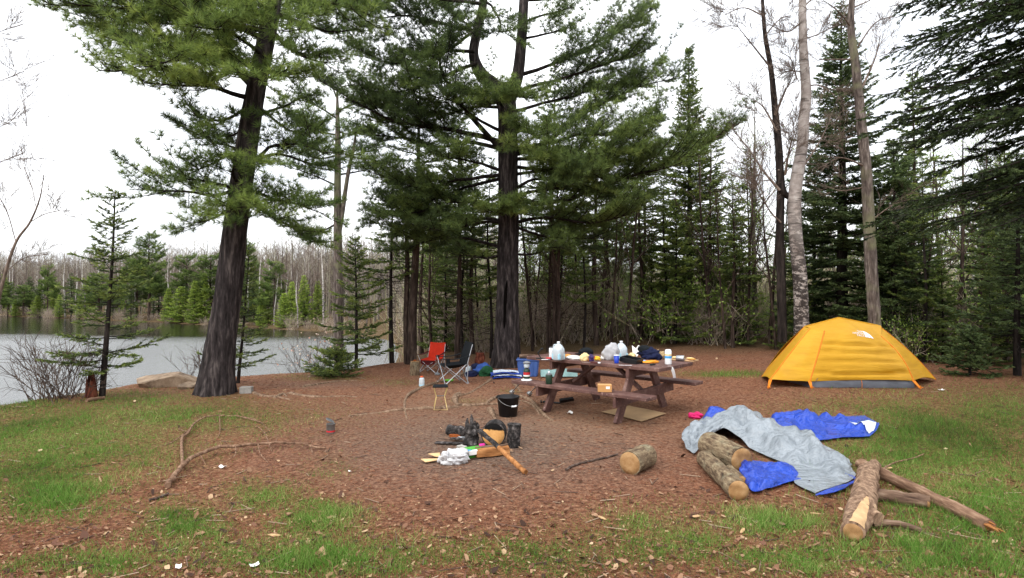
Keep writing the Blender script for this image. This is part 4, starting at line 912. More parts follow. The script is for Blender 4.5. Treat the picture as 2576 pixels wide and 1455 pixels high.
tag(mb.obj('far_woods', 'far_twigs'), 'grey brown leafless woods massed on the far side of the lake', 'woods', kind='stuff')
# shoreline brush and blossom shrub
t = mk_brush(61, 'twig_bark', 90, 1.1); t.location = onground(165, 9.7); t['label'] = 'leafless twiggy bush at the water edge beside the broken stump'; t['category'] = 'bush'
t = mk_brush(62, 'twig_bark', 40, .9); t.location = onground(520, 13.2); t['label'] = 'sparse twiggy shrub between the boulder and the leaning pine'
t = mk_brush(63, 'twig_bark', 46, 1.5); t.location = onground(800, 15.2); t['label'] = 'thin shrub dotted with pale orange buds by the water'
mb = MB(); st = t.children[0].data; vv_ = np.array([q.co[:] for q in st.vertices]); p = vv_[rw.integers(0, len(vv_), 260)]; p = p[p[:, 2] > .6]; mb.leaves(p, rw.normal(size=p.shape), .05, .04, rw.random(len(p))); o = mb.obj('buds', 'blossom', t); tag(o, kind='stuff')
for k, (t, used) in list(PROTO.items()):
    if not used:
        for c in list(t.children): bpy.data.objects.remove(c)
        bpy.data.objects.remove(t)
# ---------------------------------------------------------------- camp objects: materials and helpers
m = MT('cut_wood', .75, .2); t_ = m.n('ShaderNodeTexCoord'); sp = m.n('ShaderNodeSeparateXYZ'); m.l(t_.outputs['Object'], sp.inputs[0])
rad = m.math('SQRT', m.math('ADD', m.math('POWER', sp.outputs[0], 2.0), m.math('POWER', sp.outputs[1], 2.0)))
ring = m.math('SINE', m.math('ADD', m.math('MULTIPLY', rad, 700.0), m.math('MULTIPLY', m.noise(14, 3), 14.0)))
rf = m.math('MULTIPLY_ADD', ring, .14); rf.node.inputs[2].default_value = .18
cw = m.mix(rf, m.ramp(m.noise(9, 5), [(.3, '7a5836'), (.5, '9f7a50'), (.72, 'bd9a70')]), '5f4028')
m.col(cw); m.bump(m.noise(60, 4), .3, .004)
plain('pale_wood', 'bd9a72', .75, .2, .3, 12, .4, 50); bark('split_wood', '6a4326', '9c6a40', 'bf8c5c', 2.2, .7, .012)
m = MT('log_bark', .9, .15); n1 = m.noise(1.0, 6, m.coord((26, 26, 9)), .7); n2 = m.noise(7, 4); n3 = m.noise(34, 3, None, .7)
c_ = m.ramp(n1, [(.3, '2f2620'), (.47, '6d5b48'), (.62, '958469'), (.78, 'b3a68c')]); c_ = m.mix(m.ramp(n2, [(.52, (0, 0, 0, 1)), (.66, (.55,) * 3 + (1,))]), c_, m.ramp(n3, [(.35, '80795f'), (.65, 'a59f86')])); m.col(c_); m.bump(m.math('ADD', n1, m.math('MULTIPLY', n3, .4)), 1.0, .03)
bark('rough_bark', '5a4536', '8f7460', 'c0a283', 3, 1.0, .03); bark('wet_bark', '3b2c25', '6e5849', '927d6b', 2.5, .9, .02)
bark('weathered_wood', '4b392d', '7d614e', 'a58a72', 2.5, .8, .015); bark('stump_wood', '2a1512', '5a2f24', '83503c', 2, 1, .03)
m = MT('char', .85, .2); m.col(m.ramp(m.noise(18, 5, None, .7), [(.3, '0e0d0d'), (.48, '262322'), (.62, '56504e'), (.74, '948e8b')])); m.bump(m.noise(30, 4), .9, .02)
m = MT('char_face', .8, .15); t_ = m.n('ShaderNodeTexCoord'); sp = m.n('ShaderNodeSeparateXYZ'); m.l(t_.outputs['Object'], sp.inputs[0])
bn = m.math('ADD', sp.outputs[1], m.math('MULTIPLY', m.noise(14, 4), .09)); m.col(m.mix(m.ramp(bn, [(.085, (0, 0, 0, 1)), (.10, (1, 1, 1, 1))]), m.ramp(m.noise(10, 4), [(.3, 'b07c44'), (.7, 'cf9d62')]), '0a0807'))
m = MT('table_paint', .65, .3); v = m.coord((2, 2, 2)); a_ = m.noise(6, 5); m.col(m.mix(m.ramp(m.noise(22, 5, None, .7), [(.6, (0, 0, 0, 1)), (.68, (1, 1, 1, 1))]), m.ramp(a_, [(.3, '48302d'), (.55, '63463f'), (.78, '84685e')]), '9a7f74')); m.bump(m.noise(40, 4), .35, .006)
plain('black_plastic', '0d0d10', .45, .4, .2, 8); plain('black_cloth', '12161a', .85, .2, .3, 12, .3, 60); plain('red_cloth', 'b92c15', .8, .2, .2, 8, .3, 60); plain('maroon_cloth', '4a1416', .85, .2, .3)
plain('steel', 'b5b7bb', .35, .5, .15, 10, metal=.9); plain('dull_steel', '8d8d8c', .5, .5, .3, 14, metal=.8); plain('tan_wire', 'c8ae74', .5, .4, .2, 10)
plain('bag_white', 'c2c1c2', .5, .4, .15, 14, .4, 30); plain('white_plastic', 'e6e8ea', .45, .4, .06); plain('milky_plastic', 'd5e0e6', .35, .5, .06, trans=.25); plain('water_blue', '9cc8d8', .3, .5, .1); plain('orange_plastic', 'e0581c', .45); plain('blue_plastic', '1f3fae', .4, .4, .1); plain('tote_blue', '3d5a96', .5, .4, .15)
plain('navy_cloth', '161c3a', .85, .2, .35, 10, .3, 50); plain('blue_cloth', '34508e', .85, .2, .3, 10, .3, 50); plain('green_cloth', '1f4a2c', .85, .2, .35, 10, .3, 50); plain('lime_plastic', '62b02c', .5, .3, .15); plain('grey_plastic', '75777a', .5); plain('grey_bag', 'a9a8aa', .6, .3, .2, 9, .3, 30)
plain('cardboard', 'b98a58', .85, .15, .12, 6); plain('grey_card', 'a98c6a', .85, .15, .15, 6); plain('pale_card', 'd0ae80', .85, .15, .12, 6); plain('paper', 'e8e6e2', .8, .2, .08); plain('teal_cloth', '7d9a98', .85, .2, .3, 8, .3, 40); plain('purple_bag', '3a2358', .5, .4, .3, 20); plain('yellow_bag', 'e0b020', .45, .4, .2, 20); plain('red_print', 'b8232a', .5, .4, .1)
plain('bread', 'c58d4a', .85, .2, .3, 16, .4, 60); plain('bread_soft', 'e0c48e', .85, .2, .15, 18, .3, 60); plain('orange_pack', 'e8931c', .45, .4, .15); plain('dark_green_metal', '16301f', .4, .5, .2); plain('pink_cloth', 'cf2a6a', .8, .2, .25, 12, .3, 40); plain('tan_cloth', 'b49a72', .85, .2, .25, 10, .3, 40)
plain('concrete', '8d8983', .9, .15, .25, 14, .5, 40); plain('ash_grey', 'b5b0aa', .95, .1, .3, 14, .5, 40); plain('rust', '8c4a20', .85, .2, .4, 16, .5, 40); plain('pink_print', 'e83a9c', .5); plain('sky_print', '4aa0dc', .5); plain('green_print', '4a9a34', .5)
m = MT('rock', .9, .15); m.col(m.ramp(m.noise(5, 6, None, .65), [(.3, '5e4e41'), (.5, '927d68'), (.72, 'b59f88')])); m.bump(m.noise(9, 6, None, .7), .8, .06)
def tarp_mat(name, a, b, rough):
    m = MT(name, rough, .45); w = m.n('ShaderNodeTexWave'); w.inputs['Scale'].default_value = 60
    m.l(m.coord(), w.inputs['Vector']); m.col(m.ramp(m.noise(4, 5), [(.3, a), (.7, b)])); h_ = None
    for sc_, k_ in ((3.2, 1.0), (8, .45), (21, .2)):
        t2 = m.math('MULTIPLY', m.math('ABSOLUTE', m.math('SUBTRACT', m.noise(sc_, 1, m.coord((1, 1.5, 1))), .5)), k_ * 3.0); h_ = t2 if h_ is None else m.math('ADD', h_, t2)
    m.bump(h_, .55, .07); return m.m
tarp_mat('tarp_silver', '767d83', '8d949a', .33); tarp_mat('tarp_blue', '17358f', '2149b6', .36); tarp_mat('tarp_white', 'c8d4e4', 'dfe6ee', .5)
m = MT('tent_fabric', .55, .3); m.col(m.ramp(m.noise(3, 4), [(.3, 'cc981f'), (.7, 'd8a52a')])); m.bump(m.noise(1.0, 4, m.coord((2.2, 2.2, 13)), .6), .55, .035)
tr_ = m.n('ShaderNodeBsdfTranslucent'); tr_.inputs[0].default_value = rgb('d8a424'); ms = m.n('ShaderNodeMixShader'); ms.inputs[0].default_value = .22; m.l(m.b.outputs[0], ms.inputs[1]); m.l(tr_.outputs[0], ms.inputs[2]); m.l(ms.outputs[0], m.t.nodes['Material Output'].inputs[0])
plain('tent_orange', 'd87a14', .6, .3, .15); plain('tent_grey', '5d6068', .55, .3, .25, 5, .3, 12)

def dp(x, y): return x, y
def T(px, py, z):                                                # point at height z seen at a pixel
    u, v = (px - CX) / F, (CY - py) / F
    k = (z - CAMH) / (ST + v * CT); return np.array([u * k, (CT - v * ST) * k, z])
def zrot(a, b):
    z = Vector(b) - Vector(a); L_ = z.length; return Vector(z).to_track_quat('Z', 'Y').to_euler(), L_
def log(name, label, cat, a, b, r0, r1=None, mat='log_bark', ends=(1, 1), group=None, bend=None, lump=.1, seed=1, cut='cut_wood', up=None, n=22):
    """a round of wood lying from a to b: bark body, cut faces as parts"""
    rot, L_ = zrot(a, b); r1 = r1 or r0; mb = MB(); z = np.linspace(0, L_, 14)
    pts = np.stack([np.zeros(14), np.zeros(14), z], 1)
    if bend is not None: pts[:, :2] += np.outer(np.sin(np.linspace(0, math.pi, 14)), bend)
    mb.tube(pts, np.linspace(r0, r1, 14), n, True, lump=lump, seed=seed)
    o = mb.obj(name, mat); o.location = a; o.rotation_euler = rot; tag(o, label, cat, group)
    for e, zz, r, s in ((ends[0], -.003, r0, -1), (ends[1], L_ + .003, r1, 1)):
        if e:
            d = MB(); th = np.linspace(0, 6.2832, 24, endpoint=False)
            rr = np.stack([np.zeros((24, 3)), .5 * np.stack([np.cos(th), np.sin(th), 0 * th], 1), .93 * np.stack([np.cos(th), np.sin(th), 0 * th], 1)], 1) * r
            rr[..., 2] = zz; rr[:, 2, 2] -= s * .002; rr = np.concatenate([rr, rr[:, 2:3] * np.array([1, 1, 1.])], 1); rr[:, 3, 2] = zz - s * .02
            d.grid(rr, closed_u=True, flip=s > 0); d.obj('cut_face', cut, o)
    return o

# ---------------------------------------------------------------- picnic table
gt = h1(1.41, 8.66); ANG = -.735
tb = thing('picnic_table', 'brown painted picnic table with two attached benches, its top covered in camp clutter', 'table', (1.41, 8.66, gt), ANG)
for i, vy in enumerate((-.3067, -.1533, 0, .1533, .3067)):
    mb = MB(); mb.box((0, vy * 1.33, .737), (2.28, .196, .05), .007); mb.obj('top_plank', 'table_paint', tb)
for s in (-1, 1):
    mb = MB(); mb.box((0, s * (.69 if s > 0 else .715), .435 if s > 0 else .398), (2.30, .27, .046), .006); mb.obj('bench_seat', 'table_paint', tb)
    x = s * .66
    mb = MB(); mb.beam((x, -.83, .303), (x, .82, .342), .045, .14, .004); mb.obj('bench_support', 'table_paint', tb)
    mb = MB(); mb.beam((x, -.5, .66), (x, .5, .66), .05, .115, .004); mb.obj('top_support', 'table_paint', tb)
    for v_ in (-1, 1):
        mb = MB(); mb.beam((x - s * .052, v_ * .68, -.02), (x - s * .052, v_ * .24, .716), .05, .14, .004); mb.obj('leg', 'table_paint', tb)
    mb = MB(); mb.beam((x - s * .06, 0, .36), (s * .14, 0, .705), .07, .045, .004); mb.obj('brace', 'table_paint', tb)
TT_ = gt + .763
def tw(px, py, dz=0): return T(px, py, TT_ + dz)
BZ = gt + .423

# ---------------------------------------------------------------- things on the table
def jug(name, label, loc, rz=0, h=.27):
    t = thing(name, label, 'jug', loc, rz); s = h / .27; mb = MB()
    n = 28; th = np.linspace(0, 6.2832, n, endpoint=False); prof = [(.0, .0), (.062, .0), (.075, .012), (.076, .14), (.074, .165), (.060, .205), (.035, .232), (.021, .242), (.021, .254)]
    R_ = []
    for r, z in prof:
        k = 4.0 if z < .17 else 2.0 + 2 * (.21 - min(z, .21)) / .04
        q = (np.abs(np.cos(th)) ** max(k, 2) + np.abs(np.sin(th)) ** max(k, 2)) ** (-1 / max(k, 2)); R_.append(np.stack([q * r * np.cos(th) * s, q * r * np.sin(th) * s, np.full(n, z * s)], 1))
    mb.grid(np.stack(R_, 1), closed_u=True); mb.obj('body', 'milky_plastic', t)
    mb = MB(); mb.lathe([(0, .272 * s), (.02 * s, .272 * s), (.023 * s, .268 * s), (.023 * s, .248 * s), (.0, .248 * s)], 18); mb.obj('cap', 'white_plastic', t)
    mb = MB(); mb.tube(catmull([(.045 * s, 0, .222 * s), (.085 * s, 0, .215 * s), (.092 * s, 0, .175 * s), (.07 * s, 0, .135 * s)], 10), .011 * s, 8); mb.obj('handle', 'milky_plastic', t)
    mb = MB(); mb.box((0, 0, .055 * s), (.146 * s, .146 * s, .10 * s), .02, seg=2); mb.obj('water_fill', 'water_blue', t)
    return t
jug('water_jug', 'clear plastic water jug standing alone near the left end of the table', tw(1405, 906), 2.4)
jug('water_jug', 'clear plastic water jug half hidden behind the grey bag on the table', tw(1563, 904), 1.9)
def lump(name, label, cat, loc, size, mat, seed=1, amp=.3, rz=0, parts=(), fr=1.6):
    """soft crumpled thing"""
    mb = MB(); mb.blob((0, 0, size[2] * .55), size, seed, amp, fr, 20, True)
    o = mb.obj(name, mat); o.location = loc; o.rotation_euler = (0, 0, rz); tag(o, label, cat)
    for nm, c, s_, m_ in parts: b = MB(); b.blob(c, s_, seed + 7, .3, 2, 18); b.obj(nm, m_, o)
    return o
lump('grey_plastic_bag', 'rumpled grey plastic shopping bag standing on the table beside the blue cup', 'bag', tw(1538, 905), (.14, .11, .17), 'grey_bag', 3, .35, .3)
def can(name, label, cat, loc, r, h, mat, lid=None, rot=None, band=None):
    t = thing(name, label, cat, loc, 0, None, rot); mb = MB(); mb.lathe([(0, 0), (r * .92, 0), (r, .008), (r, h - .008), (r * .94, h), (r * .9, h - .003), (0, h - .004)], 22); mb.obj('body', mat, t)
    if lid: mb = MB(); mb.lathe([(0, h + .016), (r * .7, h + .016), (r * .86, h + .008), (r * .88, h - .002), (0, h - .002)], 20); mb.obj('lid', lid, t)
    if band: mb = MB(); mb.lathe([(r + .0015, h * band[1]), (r + .0015, h * band[2])], 22); mb.obj('label_band', band[0], t)
    return t
can('canister', 'white canister with grey lid behind the lone water jug', 'canister', tw(1387, 902), .036, .155, 'white_plastic', 'grey_plastic')
t = can('wipes_tub', 'tall white wipes tub with yellow and blue label at the right table corner', 'tub', tw(1681, 917), .045, .19, 'white_plastic', 'white_plastic', None, ('sky_print', .45, .62))
mb = MB(); mb.lathe([(.0465, .19 * .66), (.0465, .19 * .74)], 22); mb.obj('label_stripe', 'yellow_bag', t)
q = tw(1684, 921); e = T(1697, 951, BZ + .17); uu = np.linspace(0, 1, 12)[:, None]; vv = np.linspace(-.5, .5, 5); c0 = q + (e - q) * uu + np.array([0, -.03, .03]) * np.sin(uu * 3.14); tow = c0[:, None] + np.array([.055, .01, 0])[None, None] * vv[None, :, None] * (1 - .3 * uu)[:, None]
mb = MB(); mb.sheet(tow, .003); tag(mb.obj('paper_towel', 'paper'), 'strip of white paper towel hanging off the right table corner', 'paper')
can('steel_can', 'silver tin can lying on its side behind the wipes tub', 'can', tw(1702, 901, .04), .042, .12, 'steel', None, (math.pi / 2, 0, .9))
t = thing('plastic_cup', 'blue plastic cup with white rim standing on the table', 'cup', tw(1551, 914)); mb = MB(); mb.lathe([(0, 0), (.029, 0), (.031, .004), (.040, .108), (.036, .108), (.028, .008), (0, .008)], 24); mb.obj('body', 'blue_plastic', t); mb = MB(); mb.lathe([(.040, .106), (.0425, .108), (.0425, .114), (.038, .114), (.037, .1)], 24); mb.obj('rim', 'white_plastic', t)
t = thing('phone_stand', 'small black stand with a tilted arm at the far left table end', 'stand', tw(1357, 903)); mb = MB(); mb.box((0, 0, .008), (.11, .07, .016), .004); mb.obj('base', 'black_plastic', t); mb = MB(); mb.beam((.02, 0, .01), (-.03, 0, .10), .02, .015); mb.beam((-.02, 0, .09), (.035, 0, .155), .022, .018); mb.obj('arm', 'black_plastic', t); mb = MB(); mb.box((.04, 0, .15), (.035, .06, .03), .008); mb.obj('clamp', 'black_plastic', t)
def bagthing(name, label, cat, px, py, size, mat, seed, amp=.35, parts=()): return lump(name, label, cat, tw(px, py), size, mat, seed, amp, seed * .7, parts, 2.2)
bagthing('paper_sack', 'flattened white paper sack lying left of the bread bag', 'sack', 1446, 904, (.13, .08, .035), 'paper', 4, .3)
bagthing('bread_bag', 'clear bag of bread with a green tag between white sack and purple bag', 'bag', 1471, 908, (.075, .06, .07), 'bread_soft', 5, .4, [('tag', (-.02, -.05, .012), (.04, .02, .012), 'lime_plastic')])
bagthing('snack_bag', 'crumpled purple snack bag on the middle of the table', 'bag', 1487, 909, (.05, .04, .065), 'purple_bag', 6, .45, [('printed_patch', (.01, -.035, .02), (.018, .008, .016), 'orange_pack')])
bagthing('snack_bag', 'small yellow and red snack packet right of the purple one', 'packet', 1503, 906, (.065, .045, .038), 'yellow_bag', 7, .4, [('printed_patch', (-.02, -.03, .03), (.03, .015, .018), 'red_print')])
bagthing('bread_roll', 'golden brown bread roll right of the lone water jug', 'bread', 1428, 900, (.075, .05, .035), 'bread', 8, .15)
bagthing('baseball_cap', 'dark grey cap lying at the back edge of the table', 'cap', 1474, 893, (.12, .09, .075), 'black_cloth', 9, .15, [('brim', (-.11, -.04, .02), (.07, .06, .012), 'black_cloth')])
bagthing('bread_loaf', 'half loaf of pale sliced bread behind the black tray', 'bread', 1590, 901, (.13, .06, .05), 'bread_soft', 11, .2)
bagthing('navy_jacket', 'bundled navy and black jacket heaped near the right of the table', 'jacket', 1635, 903, (.21, .12, .12), 'navy_cloth', 12, .45, [('dark_hood', (.08, .03, .14), (.12, .08, .06), 'black_cloth'), ('printed_patch', (-.06, -.1, .085), (.014, .012, .01), 'pink_print')])
bagthing('tan_bag', 'crumpled tan paper bag in front of the navy jacket', 'bag', 1654, 903, (.12, .07, .085), 'tan_cloth', 13, .4)
bagthing('orange_packet', 'flat orange food packet by the front right edge of the table', 'packet', 1638, 914, (.14, .05, .028), 'orange_pack', 14, .3)
bagthing('rag', 'dark crumpled rag under the orange packet', 'rag', 1642, 918, (.10, .035, .012), 'black_cloth', 15, .3)
bagthing('crumpled_paper', 'white crumpled paper between yellow packet and grey bag', 'paper', 1517, 905, (.05, .04, .035), 'paper', 16, .5)
bagthing('food_packet', 'flat blue packet between black tray and orange packet', 'packet', 1617, 910, (.07, .035, .015), 'sky_print', 17, .3)
bagthing('food_packet', 'small red packet lying near the tiny black stand', 'packet', 1380, 904, (.05, .03, .02), 'red_print', 18, .3)
bagthing('foil_ball', 'crumpled clear plastic wrap beside the black tray', 'wrap', 1577, 900, (.06, .05, .045), 'grey_bag', 19, .6)
# folded white paper standing up
mb = MB(); q = tw(1605, 894); g = np.array([[q + np.array([x_, .02 * math.sin(x_ * 40), z_ + .02 * math.sin(x_ * 55)]) for z_ in np.linspace(0, .13, 6)] for x_ in np.linspace(-.08, .08, 12)]); g[..., 1] += (g[..., 2] - q[2]) * .5
mb.sheet(g, .003); tag(mb.obj('folded_napkin', 'paper'), 'folded white napkin sticking up behind the black tray', 'napkin')
t = thing('cooking_tray', 'black rectangular cooking tray tilted on the table right of the blue cup', 'tray', tw(1588, 912, .01), -.75, None, (.05, .12, -.75)); mb = MB()
mb.box((0, 0, .004), (.25, .17, .008), .002); mb.obj('base', 'black_plastic', t)
for s in (-1, 1):
    mb = MB(); mb.box((0, s * .089, .035), (.268, .009, .07), .003); mb.obj('side_wall', 'black_plastic', t)
    mb = MB(); mb.box((s * .129, 0, .035), (.009, .169, .068), .003); mb.obj('end_wall', 'black_plastic', t)
t = thing('cutting_board', 'pale wooden board loaded with bread slices at the right table end', 'board', tw(1718, 907), -.72); mb = MB(); mb.box((0, 0, .009), (.40, .2, .016), .006, seg=2); mb.obj('board', 'pale_wood', t)
for i, (x_, y_) in enumerate(((-.12, .02), (0, -.03), (.1, .03), (.16, -.05))): mb = MB(); mb.blob((x_, y_, .034), (.06, .05, .016), 20 + i, .2); mb.obj('bread_slice', ('bread_soft', 'bread', 'bread_soft', 'bread')[i], t)
t = thing('table_knife', 'knife with dark red handle lying near the front table edge', 'knife', tw(1488, 914), -.55); mb = MB(); mb.box((-.08, 0, .004), (.13, .016, .002), .0005); mb.obj('blade', 'steel', t); mb = MB(); mb.box((.045, 0, .008), (.12, .022, .014), .005); mb.obj('handle', 'maroon_cloth', t); mb = MB(); mb.box((.115, 0, .012), (.035, .026, .02), .006); mb.obj('end_cap', 'white_plastic', t)
t = thing('plastic_fork', 'white plastic fork lying by the black tray', 'fork', tw(1569, 920), -.2); mb = MB(); mb.box((0, 0, .004), (.13, .009, .004), .001); mb.obj('handle', 'white_plastic', t); mb = MB(); [mb.box((.085, y_, .005), (.045, .003, .003), .0005) for y_ in (-.008, 0, .008)]; mb.box((.066, 0, .005), (.014, .02, .003), .001); mb.obj('prongs', 'white_plastic', t)
t = thing('marker_pen', 'slim white pen on the left table end', 'pen', tw(1372, 906), .3); mb = MB(); mb.tube([(-.06, 0, .007), (.04, 0, .007)], .006, 8); mb.obj('barrel', 'white_plastic', t); mb = MB(); mb.tube([(.041, 0, .007), (.07, 0, .007)], .0065, 8); mb.obj('cap', 'grey_plastic', t)
# ---------------------------------------------------------------- on the benches
def bw(px, py): return T(px, py, BZ)
t = thing('camp_lantern', 'green gas camping lantern with wide white base on the near bench end', 'lantern', bw(1325, 957)); mb = MB(); mb.lathe([(0, 0), (.085, 0), (.088, .006), (.07, .02), (.04, .026), (0, .026)], 28); mb.obj('base', 'white_plastic', t)
mb = MB(); mb.lathe([(0, .026), (.046, .026), (.05, .04), (.05, .15), (.04, .172), (.015, .182), (0, .182)], 24); mb.obj('gas_bottle', 'dark_green_metal', t); mb = MB(); mb.lathe([(.0515, .085), (.0515, .125)], 24); mb.obj('warning_label', 'red_print', t); mb = MB(); mb.lathe([(.0515, .062), (.0515, .084)], 24); mb.obj('white_label', 'paper', t)
mb = MB(); mb.lathe([(0, .182), (.03, .185), (.045, .2), (.043, .25), (.04, .255), (0, .255)], 24); mb.obj('globe', 'milky_plastic', t); mb = MB(); mb.lathe([(0, .256), (.06, .256), (.055, .275), (.02, .292), (0, .294)], 24); mb.obj('top_cap', 'grey_plastic', t)
t = can('propane_bottle', 'stubby dark green propane bottle with pale collar on the near bench', 'gas bottle', bw(1381, 966), .049, .135, 'dark_green_metal', 'grey_plastic'); mb = MB(); mb.lathe([(0, .15), (.012, .15), (.014, .185), (.0, .187)], 12); mb.obj('valve', 'white_plastic', t)
t = thing('cardboard_box', 'small closed cardboard box with a white sticker on the near bench', 'box', bw(1521, 985), ANG + .62); mb = MB(); mb.box((0, 0, .0475), (.185, .14, .095), .003); mb.obj('carton', 'cardboard', t); mb = MB(); mb.box((.04, -.071, .06), (.05, .002, .033), 0); mb.obj('sticker', 'paper', t); mb = MB(); mb.box((0, 0, .0955), (.18, .026, .001), 0); mb.obj('tape', 'pale_card', t)
# ---------------------------------------------------------------- under and beside the table
def flatsheet(name, label, cat, pix, mat, th=.006, lift=.012, seed=1, amp=.012, n=14):
    c = [G(*p) for p in pix]; u = np.linspace(0, 1, n)[:, None, None]; v = np.linspace(0, 1, n)[None, :, None]
    g = (c[0] * (1 - u) + c[1] * u) * (1 - v) + (c[3] * (1 - u) + c[2] * u) * v
    g[..., 2] = H(g[..., 0], g[..., 1]) + lift + amp * (fbm(g[..., 0] * 4, g[..., 1] * 4, 3, seed))
    mb = MB(); mb.sheet(g, th); o = mb.obj(name, mat); tag(o, label, cat); return o
flatsheet('cardboard_sheet', 'flat tan cardboard sheet on the ground by the near right table leg', 'cardboard', [(1514, 1040), (1582, 1026), (1676, 1045), (1614, 1065)], 'grey_card', .006, .018)
a = G(1366, 1014); b = G(1420, 1019); t = thing('shovel', 'black folding shovel lying under the table', 'shovel', a); dv = Vector(b - a); mb = MB(); mb.tube([(0, 0, .02), dv * .8 + Vector((0, 0, .02))], .014, 8); mb.obj('handle', 'black_plastic', t)
mb = MB(); mb.tube([(-.03, -.05, .02), (-.03, .05, .02)], .013, 8); mb.obj('grip', 'black_plastic', t)
d0 = np.array(dv) * .78; gg = np.array([[d0 + np.array([x_, y_ * (1 - .25 * (x_ / .22) ** 3), .02 + .06 * (y_ / .09) ** 2 + x_ * .15]) for y_ in np.linspace(-.085, .085, 9)] for x_ in np.linspace(0, .22, 9)]); mb = MB(); mb.sheet(gg, .005); mb.obj('blade', 'black_plastic', t)
for i, (p0, p1) in enumerate((((1309, 964), (1288, 994)), ((1352, 970), (1332, 998)))):
    b = G(*p1); b[2] += .05; a = T(p0[0], p0[1], BZ - .07); t = thing('metal_rod', ('thin metal rod with knobbly foot leaning on the near bench end', 'thin metal rod with knobbly foot leaning under the near bench, closer to the table leg')[i], 'rod', b); d = Vector(a - b); mb = MB(); mb.tube([(0, 0, 0), d], .009, 7); mb.obj('shaft', 'dull_steel', t)
    mb = MB(); mb.blob((0, 0, 0), (.045, .045, .042), i + 3, .3, 3); mb.obj('foot', 'dull_steel', t)
def scrap(px, py, label, sz=.05, mat='paper', seed=1):
    p = G(px, py); g = np.array([[(x_ * sz, y_ * sz * .6, .012 + .3 * sz * (x_ * x_ + .5 * math.sin(y_ * 3 + seed))) for y_ in np.linspace(-1, 1, 7)] for x_ in np.linspace(-1, 1, 7)]); mb = MB(); mb.sheet(g, .002); o = mb.obj('paper_scrap', mat); o.location = p + np.array([0, 0, sz * .12]); o.rotation_euler = (0, 0, seed * 1.3); tag(o, label, 'paper')
for i, (x_, y_, s_, l) in enumerate(((1434, 1043, .07, 'torn white paper scrap on the ground before the picnic table'), (560, 1179, .045, 'curled white paper scrap beside the long fallen branch'), (640, 1428, .035, 'white paper scrap in the grass at the bottom, right of another'), (449, 1434, .035, 'small white paper scrap in the grass at the bottom left'), (2368, 985, .06, 'white paper scrap on the bare earth right of the tent'), (1496, 993, .03, 'white paper fleck under the near bench'), (1292, 1088, .03, 'pale paper fleck beside the bucket'), (686, 1118, .02, 'tiny white scrap by the thin fallen branch'), (880, 1190, .02, 'tiny white scrap on the needles right of the branch'))): scrap(x_, y_, l, s_ * .8, 'paper', i + 1)

# ---------------------------------------------------------------- bucket, stool, bottle, tin
b = G(1278, 1047); t = thing('bucket', 'black plastic bucket standing in front of the picnic table', 'bucket', b, .5); k = .165 / .15
mb = MB(); mb.lathe([(0, 0), (.112 * k, 0), (.116 * k, .006), (.145 * k, .27), (.152 * k, .272), (.152 * k, .286), (.141 * k, .286), (.112 * k, .012), (0, .012)], 36); mb.obj('body', 'black_plastic', t)
mb = MB(); sp_ = np.array([[(-(.150 * k + .045 * u * math.cos((v - .5) * 3.14)), (v - .5) * .11 * (1 - .5 * u), .268 + .02 * u) for u in np.linspace(0, 1, 5)] for v in np.linspace(0, 1, 9)]); mb.sheet(sp_, .005); mb.obj('spout', 'black_plastic', t)
th = np.linspace(-.05, math.pi + .05, 22); mb = MB(); hd = np.stack([.150 * k * np.cos(th), -.11 * np.sin(th) * k - .06 * np.sin(th), .265 - .10 * np.sin(th)], 1); mb.tube(hd, .0035, 6); hw = mb.obj('wire_handle', 'dull_steel', t); mb = MB(); mb.tube(hd[9:13] + np.array([0, 0, 0]), .012, 10); mb.obj('grip', 'white_plastic', hw)
b = G(1108, 1030); t = thing('folding_stool', 'small wire folding stool with thin black seat near the tree roots', 'stool', b, .15)
for s in (-1, 1):
    mb = MB(); pts = [(-.105, s * .10, .35), (-.065, s * .03, .205), (-.062, s * .03, .19), (-.10, s * .10, .01), (.10, s * .10, .005), (.062, s * .03, .19), (.065, s * .03, .205), (.105, s * .10, .35)]; mb.tube(np.array(pts), .0075, 8); mb.obj('frame', 'tan_wire', t)
mb = MB(); g = np.array([[(x_ * .115, y_ * .12, .352 - .02 * (1 - y_ * y_)) for y_ in np.linspace(-1, 1, 9)] for x_ in np.linspace(-1, 1, 9)]); mb.sheet(g, .012); mb.obj('seat', 'black_cloth', t)
mb = MB(); mb.tube([(-.065, 0, .2), (.065, 0, .2)], .008, 8); mb.obj('pivot_bar', 'dull_steel', t)
b = G(1061, 972); t = thing('drink_bottle', 'clear drink bottle with orange cap and a little blue drink on the ground', 'bottle', b)
k = 1.35; mb = MB(); mb.lathe([(0, 0), (.036 * k, 0), (.04 * k, .006), (.04 * k, .10), (.037 * k, .115), (.04 * k, .13), (.032 * k, .155), (.02 * k, .168), (.02 * k, .175)], 24); mb.obj('body', 'milky_plastic', t); mb = MB(); mb.lathe([(.0405 * k, .008), (.041 * k, .035), (.0405 * k, .036)], 24); mb.obj('blue_drink', 'water_blue', t); mb = MB(); mb.lathe([(0, .196), (.022 * k, .196), (.024 * k, .19), (.024 * k, .172), (0, .172)], 18); mb.obj('cap', 'orange_plastic', t)
b = G(832, 1091); t = thing('tin_can', 'open grey tin can with bent lid standing on the bare earth', 'can', b); mb = MB(); mb.lathe([(0, 0), (.052, 0), (.053, .004), (.053, .118), (.055, .12), (.05, .12), (.049, .006), (0, .006)], 24); mb.obj('body', 'dull_steel', t)
